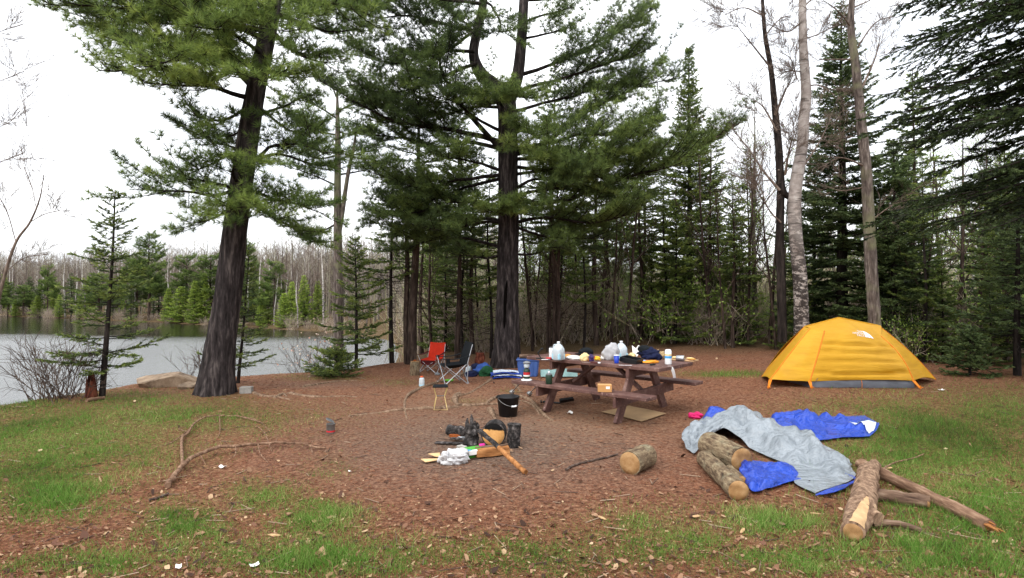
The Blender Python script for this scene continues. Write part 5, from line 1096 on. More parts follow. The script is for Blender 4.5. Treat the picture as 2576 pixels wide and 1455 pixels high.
mb = MB(); th = np.linspace(0, 6.2832, 20); g = np.array([[(.05 * u * math.cos(a_) - .01, .05 * u * math.sin(a_), .135 + .028 * (1 - u * math.cos(a_))) for u in np.linspace(.02, 1, 4)] for a_ in th]); mb.sheet(g, .002); mb.obj('lid', 'steel', t); mb = MB(); mb.lathe([(.0538, .02), (.0538, .04)], 24); mb.obj('label_band', 'red_print', t)
# ---------------------------------------------------------------- camp chairs
def camp_chair(label, loc, rz, cloth, dark):
    t = thing('camp_chair', label, 'chair', loc, rz)
    for s in (-1, 1):
        for a_, b_ in (((s * .33, .25, 0), (-s * .27, .23, .43)), ((s * .33, .27, 0), (s * .28, -.24, .44)), ((s * .33, -.28, 0), (s * .29, .24, .43)), ((s * .33, -.3, 0), (-s * .27, -.26, .45))):
            mb = MB(); mb.tube([a_, b_], .0115, 8); mb.obj('leg', 'steel', t)
        mb = MB(); mb.tube([(s * .31, -.27, 0.02), (s * .30, -.28, .5), (s * .275, -.40, .90)], .0105, 8); mb.obj('back_post', 'steel', t)
        mb = MB(); mb.tube([(s * .29, .24, .42), (s * .35, .27, .60)], .0105, 8); mb.obj('arm_post', 'steel', t)
        u = np.linspace(0, 1, 12); g = np.array([[(s * (.31 + .04 * a_) + w * .04, -.31 + .61 * a_, .645 - .05 * a_ - .035 * math.sin(a_ * 3.14)) for w in (-1, 0, 1)] for a_ in u]); mb = MB(); mb.sheet(g, .012); mb.obj('armrest', dark, t)
        if s < 0: th = np.linspace(0, 6.2832, 16); mb = MB(); mb.lathe([(.042, 0), (.045, .10), (.048, .11), (.044, .11), (.04, 0)], 16, (s * .35, .2, .49)); mb.obj('cup_holder', dark, t)
    g = np.array([[(x_ * .265, .24 - .49 * y_, .43 - .10 * (1 - x_ * x_) ** 1 * math.sin(.3 + y_ * 2.3) + .03 * y_) for y_ in np.linspace(0, 1, 12)] for x_ in np.linspace(-1, 1, 12)]); mb = MB(); mb.sheet(g, .012); mb.obj('seat', cloth, t)
    g = np.array([[(x_ * .275, -.23 - .17 * y_ - .09 * (1 - x_ * x_) * (1 - .55 * y_), .38 + .55 * y_ + .02 * x_ * x_) for y_ in np.linspace(0, 1, 14)] for x_ in np.linspace(-1, 1, 12)]); mb = MB(); mb.sheet(g, .012); mb.obj('backrest', cloth, t)
    g = np.array([[(x_ * .28, -.415 - .03 * (1 - x_ * x_), .80 + .13 * y_) for y_ in np.linspace(0, 1, 5)] for x_ in np.linspace(-1, 1, 10)]); mb = MB(); mb.sheet(g, .016); mb.obj('head_band', cloth, t)
    g = np.array([[(x_ * .26, .24 + .005 * math.sin(y_ * 9), .42 - .16 * y_ * (1 - .4 * x_ * x_)) for y_ in np.linspace(0, 1, 6)] for x_ in np.linspace(-1, 1, 10)])
    if cloth == 'red_cloth': mb = MB(); mb.sheet(g, .008); mb.obj('front_skirt', 'maroon_cloth', t)
    return t
camp_chair('black folding camp chair with shiny crossed legs, nearer of the two chairs', G(1138, 964), 1.95, 'black_cloth', 'black_cloth').scale = (.88,) * 3
camp_chair('red folding camp chair with dark arms set back by the trees', onground(1086, 13.7), 2.75, 'red_cloth', 'maroon_cloth').scale = (.74,) * 3
log('log_stump', 'upright log round used as a side table beside the red chair', 'stump', G(1043, 944) + np.array([0, 0, -.02]), G(1043, 944) + np.array([.01, 0, .31]), .115, .11, 'log_bark', (0, 1), lump=.05)
mb = MB(); mb.blob((0, 0, .02), (.04, .03, .02), 3, .4); o = mb.obj('wood_chip', 'rust'); o.location = G(1043, 944) + np.array([.01, 0, .315]); tag(o, 'small rusty brown chip lying on the upright log round', 'wood chip')
log('rotten_stump', 'dark rotten stump behind the blue bags left of the forked pine', 'stump', onground(1205, 14.0) - np.array([0, 0, .05]), onground(1207, 14.0) + np.array([0, 0, .42]), .13, .10, 'stump_wood', (0, 0), lump=.35, seed=5)
# ---------------------------------------------------------------- heap of gear by the forked pine
def gl(name, label, cat, px, py, size, mat, seed, amp=.3, parts=(), Y_=None, dz=0):
    p = G(px, py) if Y_ is None else onground(px, Y_); p = p + np.array([0, 0, dz]); return lump(name, label, cat, p, size, mat, seed, amp, seed * .5, parts)
gl('duffel_bag', 'rolled blue sleeping bag heaped behind the green sack', 'bag', 1215, 938, (.24, .15, .17), 'blue_cloth', 31, .3, [('dark_flap', (.16, -.03, .16), (.13, .12, .1), 'navy_cloth')], 13.2)
gl('dark_jacket', 'dark navy jacket dropped between the black chair and the blue bag', 'jacket', 1184, 938, (.16, .12, .10), 'navy_cloth', 32, .4, (), 12.9)
gl('green_sack', 'dark green soft sack slumped on the ground left of the folded blue tarp', 'sack', 1224, 946, (.20, .14, .15), 'green_cloth', 33, .4)
jug('cream_jug', 'cream plastic jug with brown stain behind the black chair', G(1178, 942), .6, .21)
gl('lime_box', 'small lime green carton beside the green sack', 'carton', 1197, 941, (.055, .045, .065), 'lime_plastic', 34, .12)
b = G(1130, 960); t = thing('lime_plate', 'lime green plastic plate lying under the black chair', 'plate', b); mb = MB(); mb.lathe([(0, .01), (.07, .01), (.095, .028), (.097, .03), (.072, .004), (0, .004)], 28); mb.obj('dish', 'lime_plastic', t); mb = MB(); mb.lathe([(.094, .028), (.1, .031), (.1, .027), (.094, .024)], 28); mb.obj('rim', 'lime_plastic', t)
gl('grey_bowl', 'small grey bowl between the two camp chairs', 'bowl', 1100, 944, (.075, .06, .04), 'grey_plastic', 35, .12)
can('spray_can', 'small white and blue spray can by the green sack', 'can', G(1206, 938), .026, .16, 'white_plastic', 'white_plastic', None, ('sky_print', .3, .6))
# folded tarp bundle
b = G(1273, 951); t = thing('folded_tarp', 'folded blue and white tarp lying between green sack and blue tote', 'tarp', b, .1)
for i, (z_, w_, d_, m_) in enumerate(((.0, .33, .17, 'tarp_blue'), (.045, .30, .15, 'tarp_white'), (.085, .31, .16, 'tarp_blue'), (.12, .27, .14, 'tarp_white'))):
    g = np.array([[(x_ * w_ + .03 * math.sin(i * 2), y_ * d_ + .02 * math.sin(x_ * 5 + i), z_ + .022 + .035 * (fbm(np.array([x_ * 2 + i * 5]), np.array([y_ * 2]), 3, i)[0]) - .03 * abs(x_) ** 3) for y_ in np.linspace(-1, 1, 12)] for x_ in np.linspace(-1, 1, 20)]); mb = MB(); mb.sheet(g, .016); mb.obj('fold', m_, t)
b = G(1329, 947); t = thing('storage_tote', 'large blue plastic storage tote behind the left table end', 'tote', b, -.1)
w, d, h = .235, .17, .36; mb = MB(); bmx = bmesh.new(); bmesh.ops.create_cube(bmx, size=2)
for v_ in bmx.verts: k = 1.0 if v_.co.z > 0 else .86; v_.co = Vector((v_.co.x * w * k, v_.co.y * d * k, (v_.co.z + 1) * h / 2))
bmesh.ops.bevel(bmx, geom=bmx.edges[:], offset=.02, segments=2, affect='EDGES'); mb.bm(bmx); mb.obj('tub', 'tote_blue', t)
for x_ in (-.13, 0, .13): mb = MB(); mb.beam((x_ * .9, -d * .89, .04), (x_, -d * .985, .32), .02, .012, .003); mb.obj('rib', 'tote_blue', t)
mb = MB(); mb.box((0, 0, h + .012), (w * 2.12, d * 2.15, .03), .008, seg=2); mb.obj('lid', 'tote_blue', t); mb = MB(); mb.box((0, -d - .02, h - .03), (.12, .03, .03), .006); mb.obj('handle', 'tote_blue', t)
p = b + np.array([-.02, 0, h + .075]); log('firewood_log', 'brown split log resting on the blue storage tote', 'log', p + np.array([-.17, 0, 0]), p + np.array([.18, .02, .0]), .048, .042, 'wet_bark', (1, 1), seed=4)
p0, p1 = G(1360, 950), G(1452, 950); g = np.array([[p0 + (p1 - p0) * x_ + np.array([0, y_ * .3 - .1, .03 + .17 * math.sin(3.14 * min(1, y_ * 1.2)) * (.5 + .7 * fbm(np.array([x_ * 5]), np.array([y_ * 3]), 3, 6)[0]) ]) for y_ in np.linspace(0, 1, 12)] for x_ in np.linspace(0, 1, 24)]); mb = MB(); mb.sheet(g, .012); tag(mb.obj('teal_blanket', 'teal_cloth'), 'crumpled pale teal blanket on the ground behind the table', 'blanket')
b = G(620, 990); t = thing('concrete_block', 'grey concrete block beside the leaning pine trunk', 'block', b, .1); mb = MB(); mb.box((0, 0, .06), (.20, .13, .12), .01, seg=2); mb.obj('block', 'concrete', t)
# ---------------------------------------------------------------- fire ring
def gz(px, py, dz): p = G(px, py); p[2] += dz; return p
log('charred_log', 'short black charred log lying at the back left of the fire pit', 'log', gz(1128, 1092, .045), gz(1172, 1098, .05), .068, .06, 'char', (0, 0), lump=.2, seed=3)
log('charred_stump', 'ragged grey and black burnt stump left of the round scorched log', 'stump', gz(1187, 1120, -.03), gz(1183, 1118, .22), .075, .06, 'char', (0, 0), lump=.45, seed=8)
for i, (dx, h_) in enumerate(((-.04, .30), (.0, .34), (.035, .27), (.06, .25))):
    p = G(1186, 1118); mb = MB(); mb.tube([p + np.array([dx, 0, .18]), p + np.array([dx * 1.25, .01, h_ * .85]), p + np.array([dx * 1.1, 0, h_])], [.03, .02, .006], 7, lump=.4, seed=i); o = mb.obj('splinter', 'char', bpy.data.objects['charred_stump'])
    o.matrix_parent_inverse = bpy.data.objects['charred_stump'].matrix_basis.inverted()
c = gz(1241, 1127, .145); d = np.array([-.05, -.95, .1]); d /= np.linalg.norm(d)
log('scorched_log', 'round log facing the camera with its cut end burnt black along the top', 'log', c - d * .34, c, .134, .134, 'char', (0, 1), lump=.06, seed=2, cut='char_face')
log('charred_post', 'tall black charred log standing upright right of the scorched round log', 'log', gz(1291, 1124, -.02), gz(1291, 1124, .255) + np.array([.012, 0, 0]), .078, .074, 'char', (0, 0), lump=.1, seed=6)
# split wedge of firewood
a, b = gz(1196, 1154, .05), gz(1278, 1144, .045); rot, L_ = zrot(a, b); mb = MB(); sec = np.array([(-.085, -.05), (.07, -.055), (.095, .02), (.02, .085), (-.06, .05)]) * .66; zz = np.linspace(0, L_, 9)
g = np.array([[(p[0] * (1 + .12 * (vnoise(np.array([z * 9]), np.array([j * 3.]), 3)[0] - .5)), p[1] * (1 + .15 * (vnoise(np.array([z * 12]), np.array([j * 5.]), 6)[0] - .5)), z) for z in zz] for j, p in enumerate(sec)]); mb.grid(g, closed_u=True, smooth=False)
for k, z in ((0, 0), (8, L_)): mb.add(np.vstack([g[:, k], [[0, 0, z]]]), np.array([[i, (i + 1) % 5, 5] for i in range(5)]), False)
o = mb.obj('split_log', 'split_wood'); o.location = a; o.rotation_euler = rot; tag(o, 'orange brown split wedge of firewood in front of the scorched log', 'log')
mb = MB(); mb.tube(np.vstack([g[3] * 1.0, ])[:, :], .012, 6, lump=.3); mb.obj('bark_strip', 'wet_bark', o)
# long stick resting over the wedge
pA, pC = T(1206, 1084, .25), T(1322, 1189, .03); cc = catmull([pA, pA + (pC - pA) * .35 + np.array([0, 0, .01]), pA + (pC - pA) * .7, pC], 22)
t = thing('long_stick', 'long stick charred at its upper end leaning across the split wedge', 'stick', pC)
mb = MB(); mb.tube(cc[9:], np.linspace(.024, .026, 13), 10, lump=.15, seed=2); wobj(mb, 'bare_end', 'split_wood', t); mb = MB(); mb.tube(cc[:10], np.linspace(.026, .0245, 10), 10, lump=.2, seed=3); wobj(mb, 'charred_end', 'char', t)
def plank(name, label, cat, p0, p1, w, h_, mat, dz=.015): 
    a, b = gz(*p0, dz), gz(*p1, dz); mb = MB(); o_ = a.copy(); mb.beam(a - o_, b - o_, h_, w, .003) if False else mb.beam(a - o_, b - o_, w, h_, .003); o = mb.obj(name, mat); o.location = o_; return tag(o, label, cat)
plank('burnt_board', 'grey burnt board jutting left out of the fire pit', 'board', (1095, 1119), (1172, 1121), .06, .018, 'char', .02)
plank('burnt_board', 'short burnt board lying across the longer one in the fire pit', 'board', (1135, 1112), (1182, 1117), .05, .016, 'char', .045)
lump('rusty_bark', 'rust coloured curl of bark on the burnt boards', 'bark', gz(1142, 1110, .04), (.07, .04, .025), 'rust', 5, .5)
lump('foil_scrap', 'crumpled silver foil beside the charred stump', 'foil', gz(1160, 1112, .03), (.055, .03, .022), 'steel', 6, .6)
lump('ash_lump', 'pale grey lump of ash behind the white plastic bag', 'ash', gz(1163, 1130, 0), (.06, .04, .03), 'ash_grey', 7, .5)
def trashbag():
    o = lump('plastic_bag', 'crumpled white plastic trash bag lying before the fire pit', 'bag', gz(1143, 1166, 0), (.145, .10, .085), 'bag_white', 41, .7, .2)
    for i, (c, s_) in enumerate((((-.10, -.05, .09), (.05, .03, .05)), ((.03, -.07, .09), (.09, .02, .03)), ((.09, -.03, .05), (.06, .05, .05)))): mb = MB(); mb.blob(c, s_, 60 + i, .7, 2.6); mb.obj('fold', 'bag_white', o)
trashbag()
b = gz(1188, 1152, 0); t = thing('cereal_box', 'crushed green and blue printed carton with pink corner behind the white trash bag', 'carton', b, .5)
mb = MB(); mb.box((0, 0, .055), (.17, .06, .11), .004, Matrix.Rotation(.25, 4, 'X')); mb.obj('box', 'green_print', t); mb = MB(); mb.box((-.06, -.045, .095), (.2, .05, .012), .003, Matrix.Rotation(.2, 4, 'Y')); mb.obj('flap', 'sky_print', t); mb = MB(); mb.box((.115, .0, .12), (.06, .035, .02), .004); mb.obj('corner', 'pink_print', t); mb = MB(); mb.box((-.02, -.06, .07), (.1, .03, .05), .004); mb.obj('panel', 'paper', t)
flatsheet('cardboard_scrap', 'pale cardboard wedge poking out nearest the camera left of the trash bag', 'cardboard', [(1059, 1163), (1108, 1160), (1108, 1163), (1070, 1170)], 'pale_card', .006, .02, 3)
flatsheet('cardboard_scrap', 'pale cardboard wedge behind another, left of the trash bag', 'cardboard', [(1077, 1151), (1106, 1149), (1108, 1158), (1096, 1158)], 'pale_card', .006, .03, 4)
# ---------------------------------------------------------------- loose rounds and twigs
log('log_round', 'single short round of firewood lying alone between fire pit and tarp', 'log', gz(1627, 1172, .105), gz(1584, 1194, .105), .112, .115, 'log_bark', (1, 1), lump=.06, seed=12)
def twig(name, label, pix, r0, r1, mat='twig_bark', dz=.012, subs=(), cat='twig', n=24, arch=0, seed=0):
    c = catmull([G(*p) for p in pix], n); c[:, 2] = H(c[:, 0], c[:, 1]) + dz + arch * np.sin(np.linspace(0, math.pi, n)); c += .18 * r0 * (np.random.default_rng(seed).normal(size=c.shape))
    t = thing(name, label, cat, c[0]); mb = MB(); mb.tube(c, np.linspace(r0, r1, n), 8, lump=.18, seed=seed); wobj(mb, 'stem', mat, t)
    for pl, dzz in subs:
        s_ = catmull([G(*p) for p in pl], 10); i = np.argmin(np.linalg.norm(c - s_[0], axis=1)); s_ += (c[i] - s_[0]) * np.linspace(1, 0, 10)[:, None]; s_[1:, 2] += dzz * np.linspace(0, 1, 10)[1:]
        mb = MB(); mb.tube(s_, np.linspace(max(.007, r1 * .8), .004, 10), 6); wobj(mb, 'side_twig', mat, t)
    return t
twig('thin_stick', 'thin bent stick on the ground left of the lone log round', [(1424, 1186), (1450, 1172), (1500, 1160), (1555, 1146)], .013, .009)
twig('fallen_branch', 'long bare fallen branch arching across the left foreground', [(421, 1231), (440, 1207), (463, 1187), (497, 1164), (559, 1143), (606, 1140), (652, 1131), (728, 1126), (818, 1134)], .026, .010, 'weathered_wood', .03,
     [([(600, 1140), (595, 1155), (570, 1160)], 0), ([(648, 1131), (655, 1150), (675, 1165)], 0), ([(678, 1128), (684, 1138)], .0), ([(682, 1126), (668, 1105), (645, 1092)], .1), ([(700, 1125), (697, 1114)], .05), ([(775, 1129), (788, 1146)], 0), ([(505, 1162), (518, 1172)], 0)], 'branch', 40, .05, 3)
twig('fallen_branch', 'thinner forked branch lying behind the long fallen branch', [(460, 1187), (457, 1114), (473, 1096), (494, 1068), (530, 1054), (598, 1053), (663, 1070)], .017, .006, 'weathered_wood', .02,
     [([(473, 1098), (449, 1086), (470, 1078)], .02), ([(550, 1054), (552, 1090), (549, 1100)], 0), ([(449, 1086), (420, 1115), (400, 1125)], 0), ([(600, 1053), (640, 1058), (680, 1085)], 0)], 'branch', 34, .02, 4)
twig('thin_stick', 'reddish thin twig in the grass behind the thick knobbly branch', [(2215, 1193), (2250, 1172), (2290, 1163), (2325, 1150)], .009, .005, 'weathered_wood', .03)
twig('thin_stick', 'short dry stick on the brown path at the lower left', [(375, 1264), (400, 1257), (424, 1247)], .012, .009)
# ---------------------------------------------------------------- knobbly wood pile at the right
log('broken_log', 'long split log with bright orange broken end lying in the grass', 'log', gz(2164, 1180, .05), gz(2488, 1338, .04), .052, .05, 'weathered_wood', (0, 0), bend=(.02, .0), lump=.2, seed=21)
o = bpy.data.objects['broken_log']; Lb = np.linalg.norm(gz(2164, 1180, .05) - gz(2488, 1338, .04)); mb = MB()
for k in range(16):
    a_ = rw.uniform(0, 6.28); r_ = rw.uniform(0, .036); p = np.array([r_ * math.cos(a_), r_ * math.sin(a_), Lb - .03]); mb.tube([p, p * np.array([1.1, 1.1, 1]) + np.array([0, 0, rw.uniform(.05, .15)])], [.013, .004], 5, lump=.3, seed=k)
mb.obj('broken_end', 'split_wood', o)
log('short_log', 'short bark covered log crossing beside the long broken one', 'log', gz(2206, 1262, .055), gz(2338, 1283, .055), .05, .052, 'wet_bark', (0, 1), lump=.16, seed=22)
log('branch_piece', 'thin curved branch piece lying lowest in the wood pile', 'branch', gz(2198, 1332, .03), gz(2318, 1346, .025), .026, .018, 'wet_bark', (0, 0), bend=(.0, .03), lump=.2, seed=23)
kp = [gz(2146, 1366, .070), gz(2158, 1335, .075), gz(2170, 1300, .09), gz(2178, 1262, .12), gz(2187, 1228, .14), gz(2204, 1204, .13)]
t = thing('knobbly_branch', 'thick knobbly branch with pale sawn end nearest the camera', 'branch', kp[0]); c = catmull(kp, 34); rr = np.interp(np.linspace(0, 1, 34), [0, .15, .3, .42, .6, .8, 1], [.066, .07, .092, .088, .082, .075, .042]) * (.88 + .25 * vnoise(np.arange(34) * .6, np.zeros(34), 4))
mb = MB(); mb.tube(c, rr, 22, lump=.26, seed=9); wobj(mb, 'bark', 'rough_bark', t)
dz_ = norm(c[0] - c[1]); mb = MB(); A, B = basis(dz_); th = np.linspace(0, 6.2832, 24, endpoint=False); R2 = np.array([[c[0] + dz_ * .004 * (u > -.5) - dz_ * (.03 if u > 1 else 0) + (A * math.cos(a_) + B * math.sin(a_)) * .066 * min(u, .98) for u in (0, .5, .98, 1.01)] for a_ in th])
cf = MB(); rot = Vector(dz_).to_track_quat('Z', 'Y').to_euler(); g = np.array([[(u_ * .063 * math.cos(a_), u_ * .063 * math.sin(a_), z_) for u_, z_ in ((0, .006), (.5, .006), (.96, .005), (1, -.01))] for a_ in th]); cf.grid(g, closed_u=True); o = cf.obj('cut_face', 'cut_wood', t); o.rotation_euler = rot; o.location = Vector(c[0]) - t.location
mb = MB(); mb.tube([c[9], c[8] + np.array([.10, -.02, .02]), c[7] + np.array([.135, -.03, .01])], [.06, .052, .045], 12, lump=.3, seed=4); wobj(mb, 'stub', 'rough_bark', t)
mb = MB(); g = np.array([[c[k] + (A * math.cos(1.95 + w_) + B * math.sin(1.95 + w_)) * (rr[k] * 1.02 + .006) for w_ in np.linspace(-1, 1, 7) * (.75 - .055 * k + .25 * (vnoise(np.array([k * .9]), np.array([2.]), 3)[0] - .5))] for k in range(0, 13)]); mb.grid(g); wobj(mb, 'bare_patch', 'pale_wood', t)
for k in (0,): 
    mb = MB(); mb.blob((0, 0, 0), (.035, .03, .03), 3, .4); o = mb.obj('knot', 'rough_bark', t); o.location = Vector(c[15] + np.array([-.05, -.05, .05])) - t.location
mb = MB(); q = gz(1978, 1292, .012)
def chip(px, py, label, sz, mat='pale_wood', seed=0):
    p = gz(px, py, .012); mb = MB(); mb.blob((0, 0, 0), (sz, sz * .35, sz * .18), seed, .35, 2); o = mb.obj('wood_chip', mat); o.location = p; o.rotation_euler = (0, .15, seed * .8); tag(o, label, 'wood chip')
chip(1752, 1305, 'pale flat wood chip in the grass before the tarp logs', .055, 'pale_wood', 1); chip(1962, 1322, 'dark knobbly bark piece in the grass below the tarp', .075, 'rough_bark', 2); chip(2050, 1296, 'small pale chip left of the knobbly branch', .04, 'pale_wood', 3); chip(2230, 1182, 'pale splinter behind the knobbly branch', .06, 'pale_wood', 4); chip(1868, 1340, 'pale wood chip in the bottom right grass', .04, 'pale_wood', 5); chip(2510, 1212, 'lone grey stick fragment in the right grass', .05, 'weathered_wood', 6); chip(1515, 1308, 'flat tan bark chip at the bottom centre', .04, 'pale_wood', 7); chip(690, 1352, 'broken pale chip in the lower left grass', .05, 'pale_wood', 8)
# ---------------------------------------------------------------- logs under the tarp
log('large_log', 'thick bark covered log half hidden under the silver tarp', 'log', gz(1783, 1150, .14), gz(1866, 1192, .13), .135, .125, 'log_bark', (1, 1), lump=.08, seed=31)
log('long_log', 'long thinner log with sawn end sticking out from the tarp', 'log', gz(1773, 1172, .075), gz(1858, 1262, .085), .083, .09, 'log_bark', (1, 1), lump=.08, seed=32)
log('small_log', 'narrow log between the long log and the blue flap', 'log', gz(1835, 1196, .05), gz(1866, 1226, .05), .045, .045, 'log_bark', (1, 1), lump=.1, seed=34)
# ---------------------------------------------------------------- the tarp
def ridged(x, y, s): return 1 - np.abs(2 * fbm(x, y, 3, s) - 1)
def cloth(top, bot, back=None, nu=70, nv=30, amp=.03, fr=5, bulge=.0, seed=1):
    rows = [np.asarray(back, float)] if back is not None else []
    rows += [np.asarray(top, float), np.asarray(bot, float)]
    R_ = [catmull(r, nu) for r in rows]
    if len(R_) == 2: R_.insert(1, (R_[0] + R_[1]) / 2 + np.array([0, -.02, bulge]))
    g = np.stack([catmull(np.stack([r[i] for r in R_]), nv) for i in range(nu)])
    du = np.gradient(g, axis=0); dv = np.gradient(g, axis=1); nn = norm(np.cross(du, dv)); nn *= np.sign(nn[..., 2:3] + 1e-6)
    u, v = np.meshgrid(np.linspace(0, 1, nu), np.linspace(0, 1, nv), indexing='ij')
    la = np.linalg.norm(np.diff(g[:, nv // 2], axis=0), axis=1).sum(); lb = np.linalg.norm(np.diff(g[nu // 2], axis=0), axis=1).sum(); q_ = np.random.default_rng(seed); w = 0
    for dens_, hh, sl in ((14, .10, .36), (60, .035, .30), (200, .010, .2)):                       # crumpled creases: cones meeting in sharp valleys
        K = int(max(6, dens_ * la * lb)); c_ = q_.random((K, 2)) * [la, lb]; hs_ = q_.random(K) * hh
        U_, V_ = u * la + .05 * vnoise(v * 9, u * 9, seed), v * lb; w = w + np.max(hs_ - sl * np.hypot(U_[..., None] - c_[:, 0], V_[..., None] - c_[:, 1]), -1)
    w = (w - w.mean()) * amp / .055 * 1.05 * (.4 + .6 * np.sin(math.pi * np.clip(u, 0, 1)) ** .4) * np.where(v < .5, 1, .45 + .55 * np.sin(math.pi * v))
    g = g + nn * w[..., None]; g[..., 2] = np.maximum(g[..., 2], H(g[..., 0], g[..., 1]) + .035); return g
tp = thing('tarp', 'silver and blue tarpaulin thrown loosely over a heap of firewood logs', 'tarp', G(1900, 1180))
def S(px, py, Y): return P(px, py, Y)
top = [S(1712, 1092, 6.6), S(1745, 1065, 6.8), S(1785, 1045, 6.95), S(1840, 1031, 7.0), S(1880, 1032, 6.95), S(1930, 1052, 6.75), S(1985, 1082, 6.5), S(2040, 1108, 6.25), S(2090, 1142, 5.95), S(2130, 1180, 5.65), S(2152, 1212, 5.4)]
bot = [S(1732, 1140, 6.3), S(1748, 1158, 6.15), S(1772, 1108, 6.5), S(1812, 1082, 6.75), S(1858, 1096, 6.55), S(1905, 1140, 6.2), S(1950, 1162, 5.95), S(1990, 1178, 5.75), S(2008, 1215, 5.5), S(2000, 1240, 5.2), S(2050, 1261, 4.95)]
bk = [p + np.array([.25, .55, -9]) for p in top]
for p in bk: p[2] = h1(p[0], p[1]) + .02
g = cloth(top, bot, bk, 170, 70, .055, 6, 0, 2); mb = MB(); mb.sheet(g, .004); wobj(mb, 'silver_sheet', 'tarp_silver', tp)
top = [S(1852, 1138, 5.95), S(1885, 1146, 5.9), S(1930, 1160, 5.85), S(1985, 1180, 5.7), S(2015, 1200, 5.55)]; bot = [S(1872, 1200, 5.4), S(1890, 1241, 5.0), S(1930, 1232, 5.05), S(1975, 1222, 5.2), S(2015, 1212, 5.3)]
g = cloth(top, bot, None, 90, 46, .06, 4, .05, 7); mb = MB(); mb.sheet(g, .004); wobj(mb, 'blue_flap', 'tarp_blue', tp)
top = [S(2120, 1195, 5.55), S(2152, 1210, 5.4), S(2138, 1222, 5.25), S(2095, 1240, 5.1), S(2050, 1259, 4.92)]; bot = [S(2125, 1206, 5.45), S(2150, 1216, 5.3), S(2120, 1240, 5.08), S(2085, 1258, 4.95), S(2052, 1263, 4.9)]
g = cloth(top, bot, None, 40, 8, .02, 4, .02, 9); mb = MB(); mb.sheet(g, .004); wobj(mb, 'blue_hem', 'tarp_blue', tp)
top = [S(1935, 1052, 7.2), S(1990, 1052, 7.4), S(2060, 1056, 7.4), S(2130, 1062, 7.3), S(2212, 1060, 7.3)]; bot = [S(1985, 1098, 6.85), S(2025, 1118, 6.75), S(2075, 1120, 6.75), S(2120, 1112, 6.85), S(2190, 1110, 6.9)]
bk = [p + np.array([.05, .4, -9]) for p in top]
for p in bk: p[2] = h1(p[0], p[1]) + .02
g = cloth(top, bot, bk, 110, 46, .075, 4, 0, 12); mb = MB(); mb.sheet(g, .004); wobj(mb, 'blue_tail', 'tarp_blue', tp)
i0, i1 = 84, 107; j0 = 21; gn = np.cross(np.gradient(g, axis=0), np.gradient(g, axis=1)); gn = norm(gn); gn *= np.sign(gn[..., 2:3]); gg = (g + gn * .012)[i0:i1, j0:42]; k_ = np.linspace(.0, 1, gg.shape[0])[:, None, None]; nj = gg.shape[1]; gg = np.stack([np.stack([gg[a_, min(nj - 1, int(b_ * (.12 + .88 * a_ / (gg.shape[0] - 1))))] for b_ in range(nj)]) for a_ in range(gg.shape[0])])
mb = MB(); mb.sheet(gg, .003); wobj(mb, 'white_corner', 'tarp_white', tp)
top = [S(1765, 1050, 7.3), S(1782, 1022, 7.3), S(1800, 1026, 7.3), S(1835, 1036, 7.2)]; bot = [S(1755, 1072, 7.1), S(1780, 1060, 7.1), S(1805, 1055, 7.1), S(1840, 1050, 7.1)]
bk = [p + np.array([.05, .3, -9]) for p in top]
for p in bk: p[2] = h1(p[0], p[1]) + .02
g = cloth(top, bot, bk, 30, 14, .03, 3, 0, 14); mb = MB(); mb.sheet(g, .004); wobj(mb, 'blue_peak', 'tarp_blue', tp)
lump('pink_cloth', 'crumpled bright pink cloth behind the silver tarp', 'cloth', gz(1750, 1053, 0), (.10, .07, .055), 'pink_cloth', 44, .45)
# ---------------------------------------------------------------- the tent
Yt = G(2100, 977)[1]; tz = h1(P(2100, 977, Yt)[0], Yt)
tent = thing('dome_tent', 'bright yellow dome tent with grey base pitched at the edge of the woods', 'tent', G(2120, 975))
A_, B_, C_, D_, E_ = P(1916, 941, Yt + 1.15), P(1938, 955, Yt + .12), P(2037, 960, Yt), P(2298, 958, Yt + .05), P(2354, 954, Yt + .75)
SL, AP, SR = P(2023, 823, Yt + .85), P(2110, 800, Yt + .95), P(2210, 820, Yt + .85)
SLf, S1, S2 = P(2038, 827, Yt + .62), P(2074, 833, Yt + .42), P(2216, 846, Yt + .5)
Sm = P(2150, 829, Yt + .44)
for p in (A_, E_): p[2] = h1(p[0], p[1]) + .03
BL, BR = np.array([A_[0] + .5, Yt + 2.05, tz + .08]), np.array([E_[0] - .25, Yt + 2.0, tz + .08])
def curve(a, b, bow, n=26): u = np.linspace(0, 1, n)[:, None]; return a + (b - a) * u + np.asarray(bow) * np.sin(math.pi * u)
def panel(c0, c1, m=30, sag=.02, wr=.012, seed=1, edge=None, fold=((.17, .04), (.83, .035), (.66, .012))):
    n = len(c0); v = np.linspace(0, 1, m)[None, :, None]; g = c0[:, None] * (1 - v) + c1[:, None] * v
    if edge is not None: g[:, :, 2] += edge * np.sin(np.linspace(0, math.pi, m))[None] * (1 - np.linspace(0, 1, n)[:, None]) ** 4
    du = np.gradient(g, axis=0); dv = np.gradient(g, axis=1); nn = norm(np.cross(du, dv))
    U, V = np.meshgrid(np.linspace(0, 1, n), np.linspace(0, 1, m), indexing='ij'); s = np.sin(math.pi * V) * np.sin(math.pi * np.clip(U, 0, 1)) ** .5
    d = -sag * s
    for h_, am in fold: d = d + am * np.exp(-((U - h_ + .06 * np.sin(math.pi * V)) / .022) ** 2) * np.sin(math.pi * V) ** .5 * (1.2 if seed == 1 else .5)
    w = (fbm(V * 2.5 + seed * 3, U * 14, 3, seed) - .45) * wr * (1 - .85 * sst(.74, .82, U)) * (np.abs(V - .5) * 2 + .35) * (np.sin(math.pi * V) ** .4)
    return g + nn * (d + w)[..., None]
fly = MB(); fl = True
cb = (0, -.05, .02)
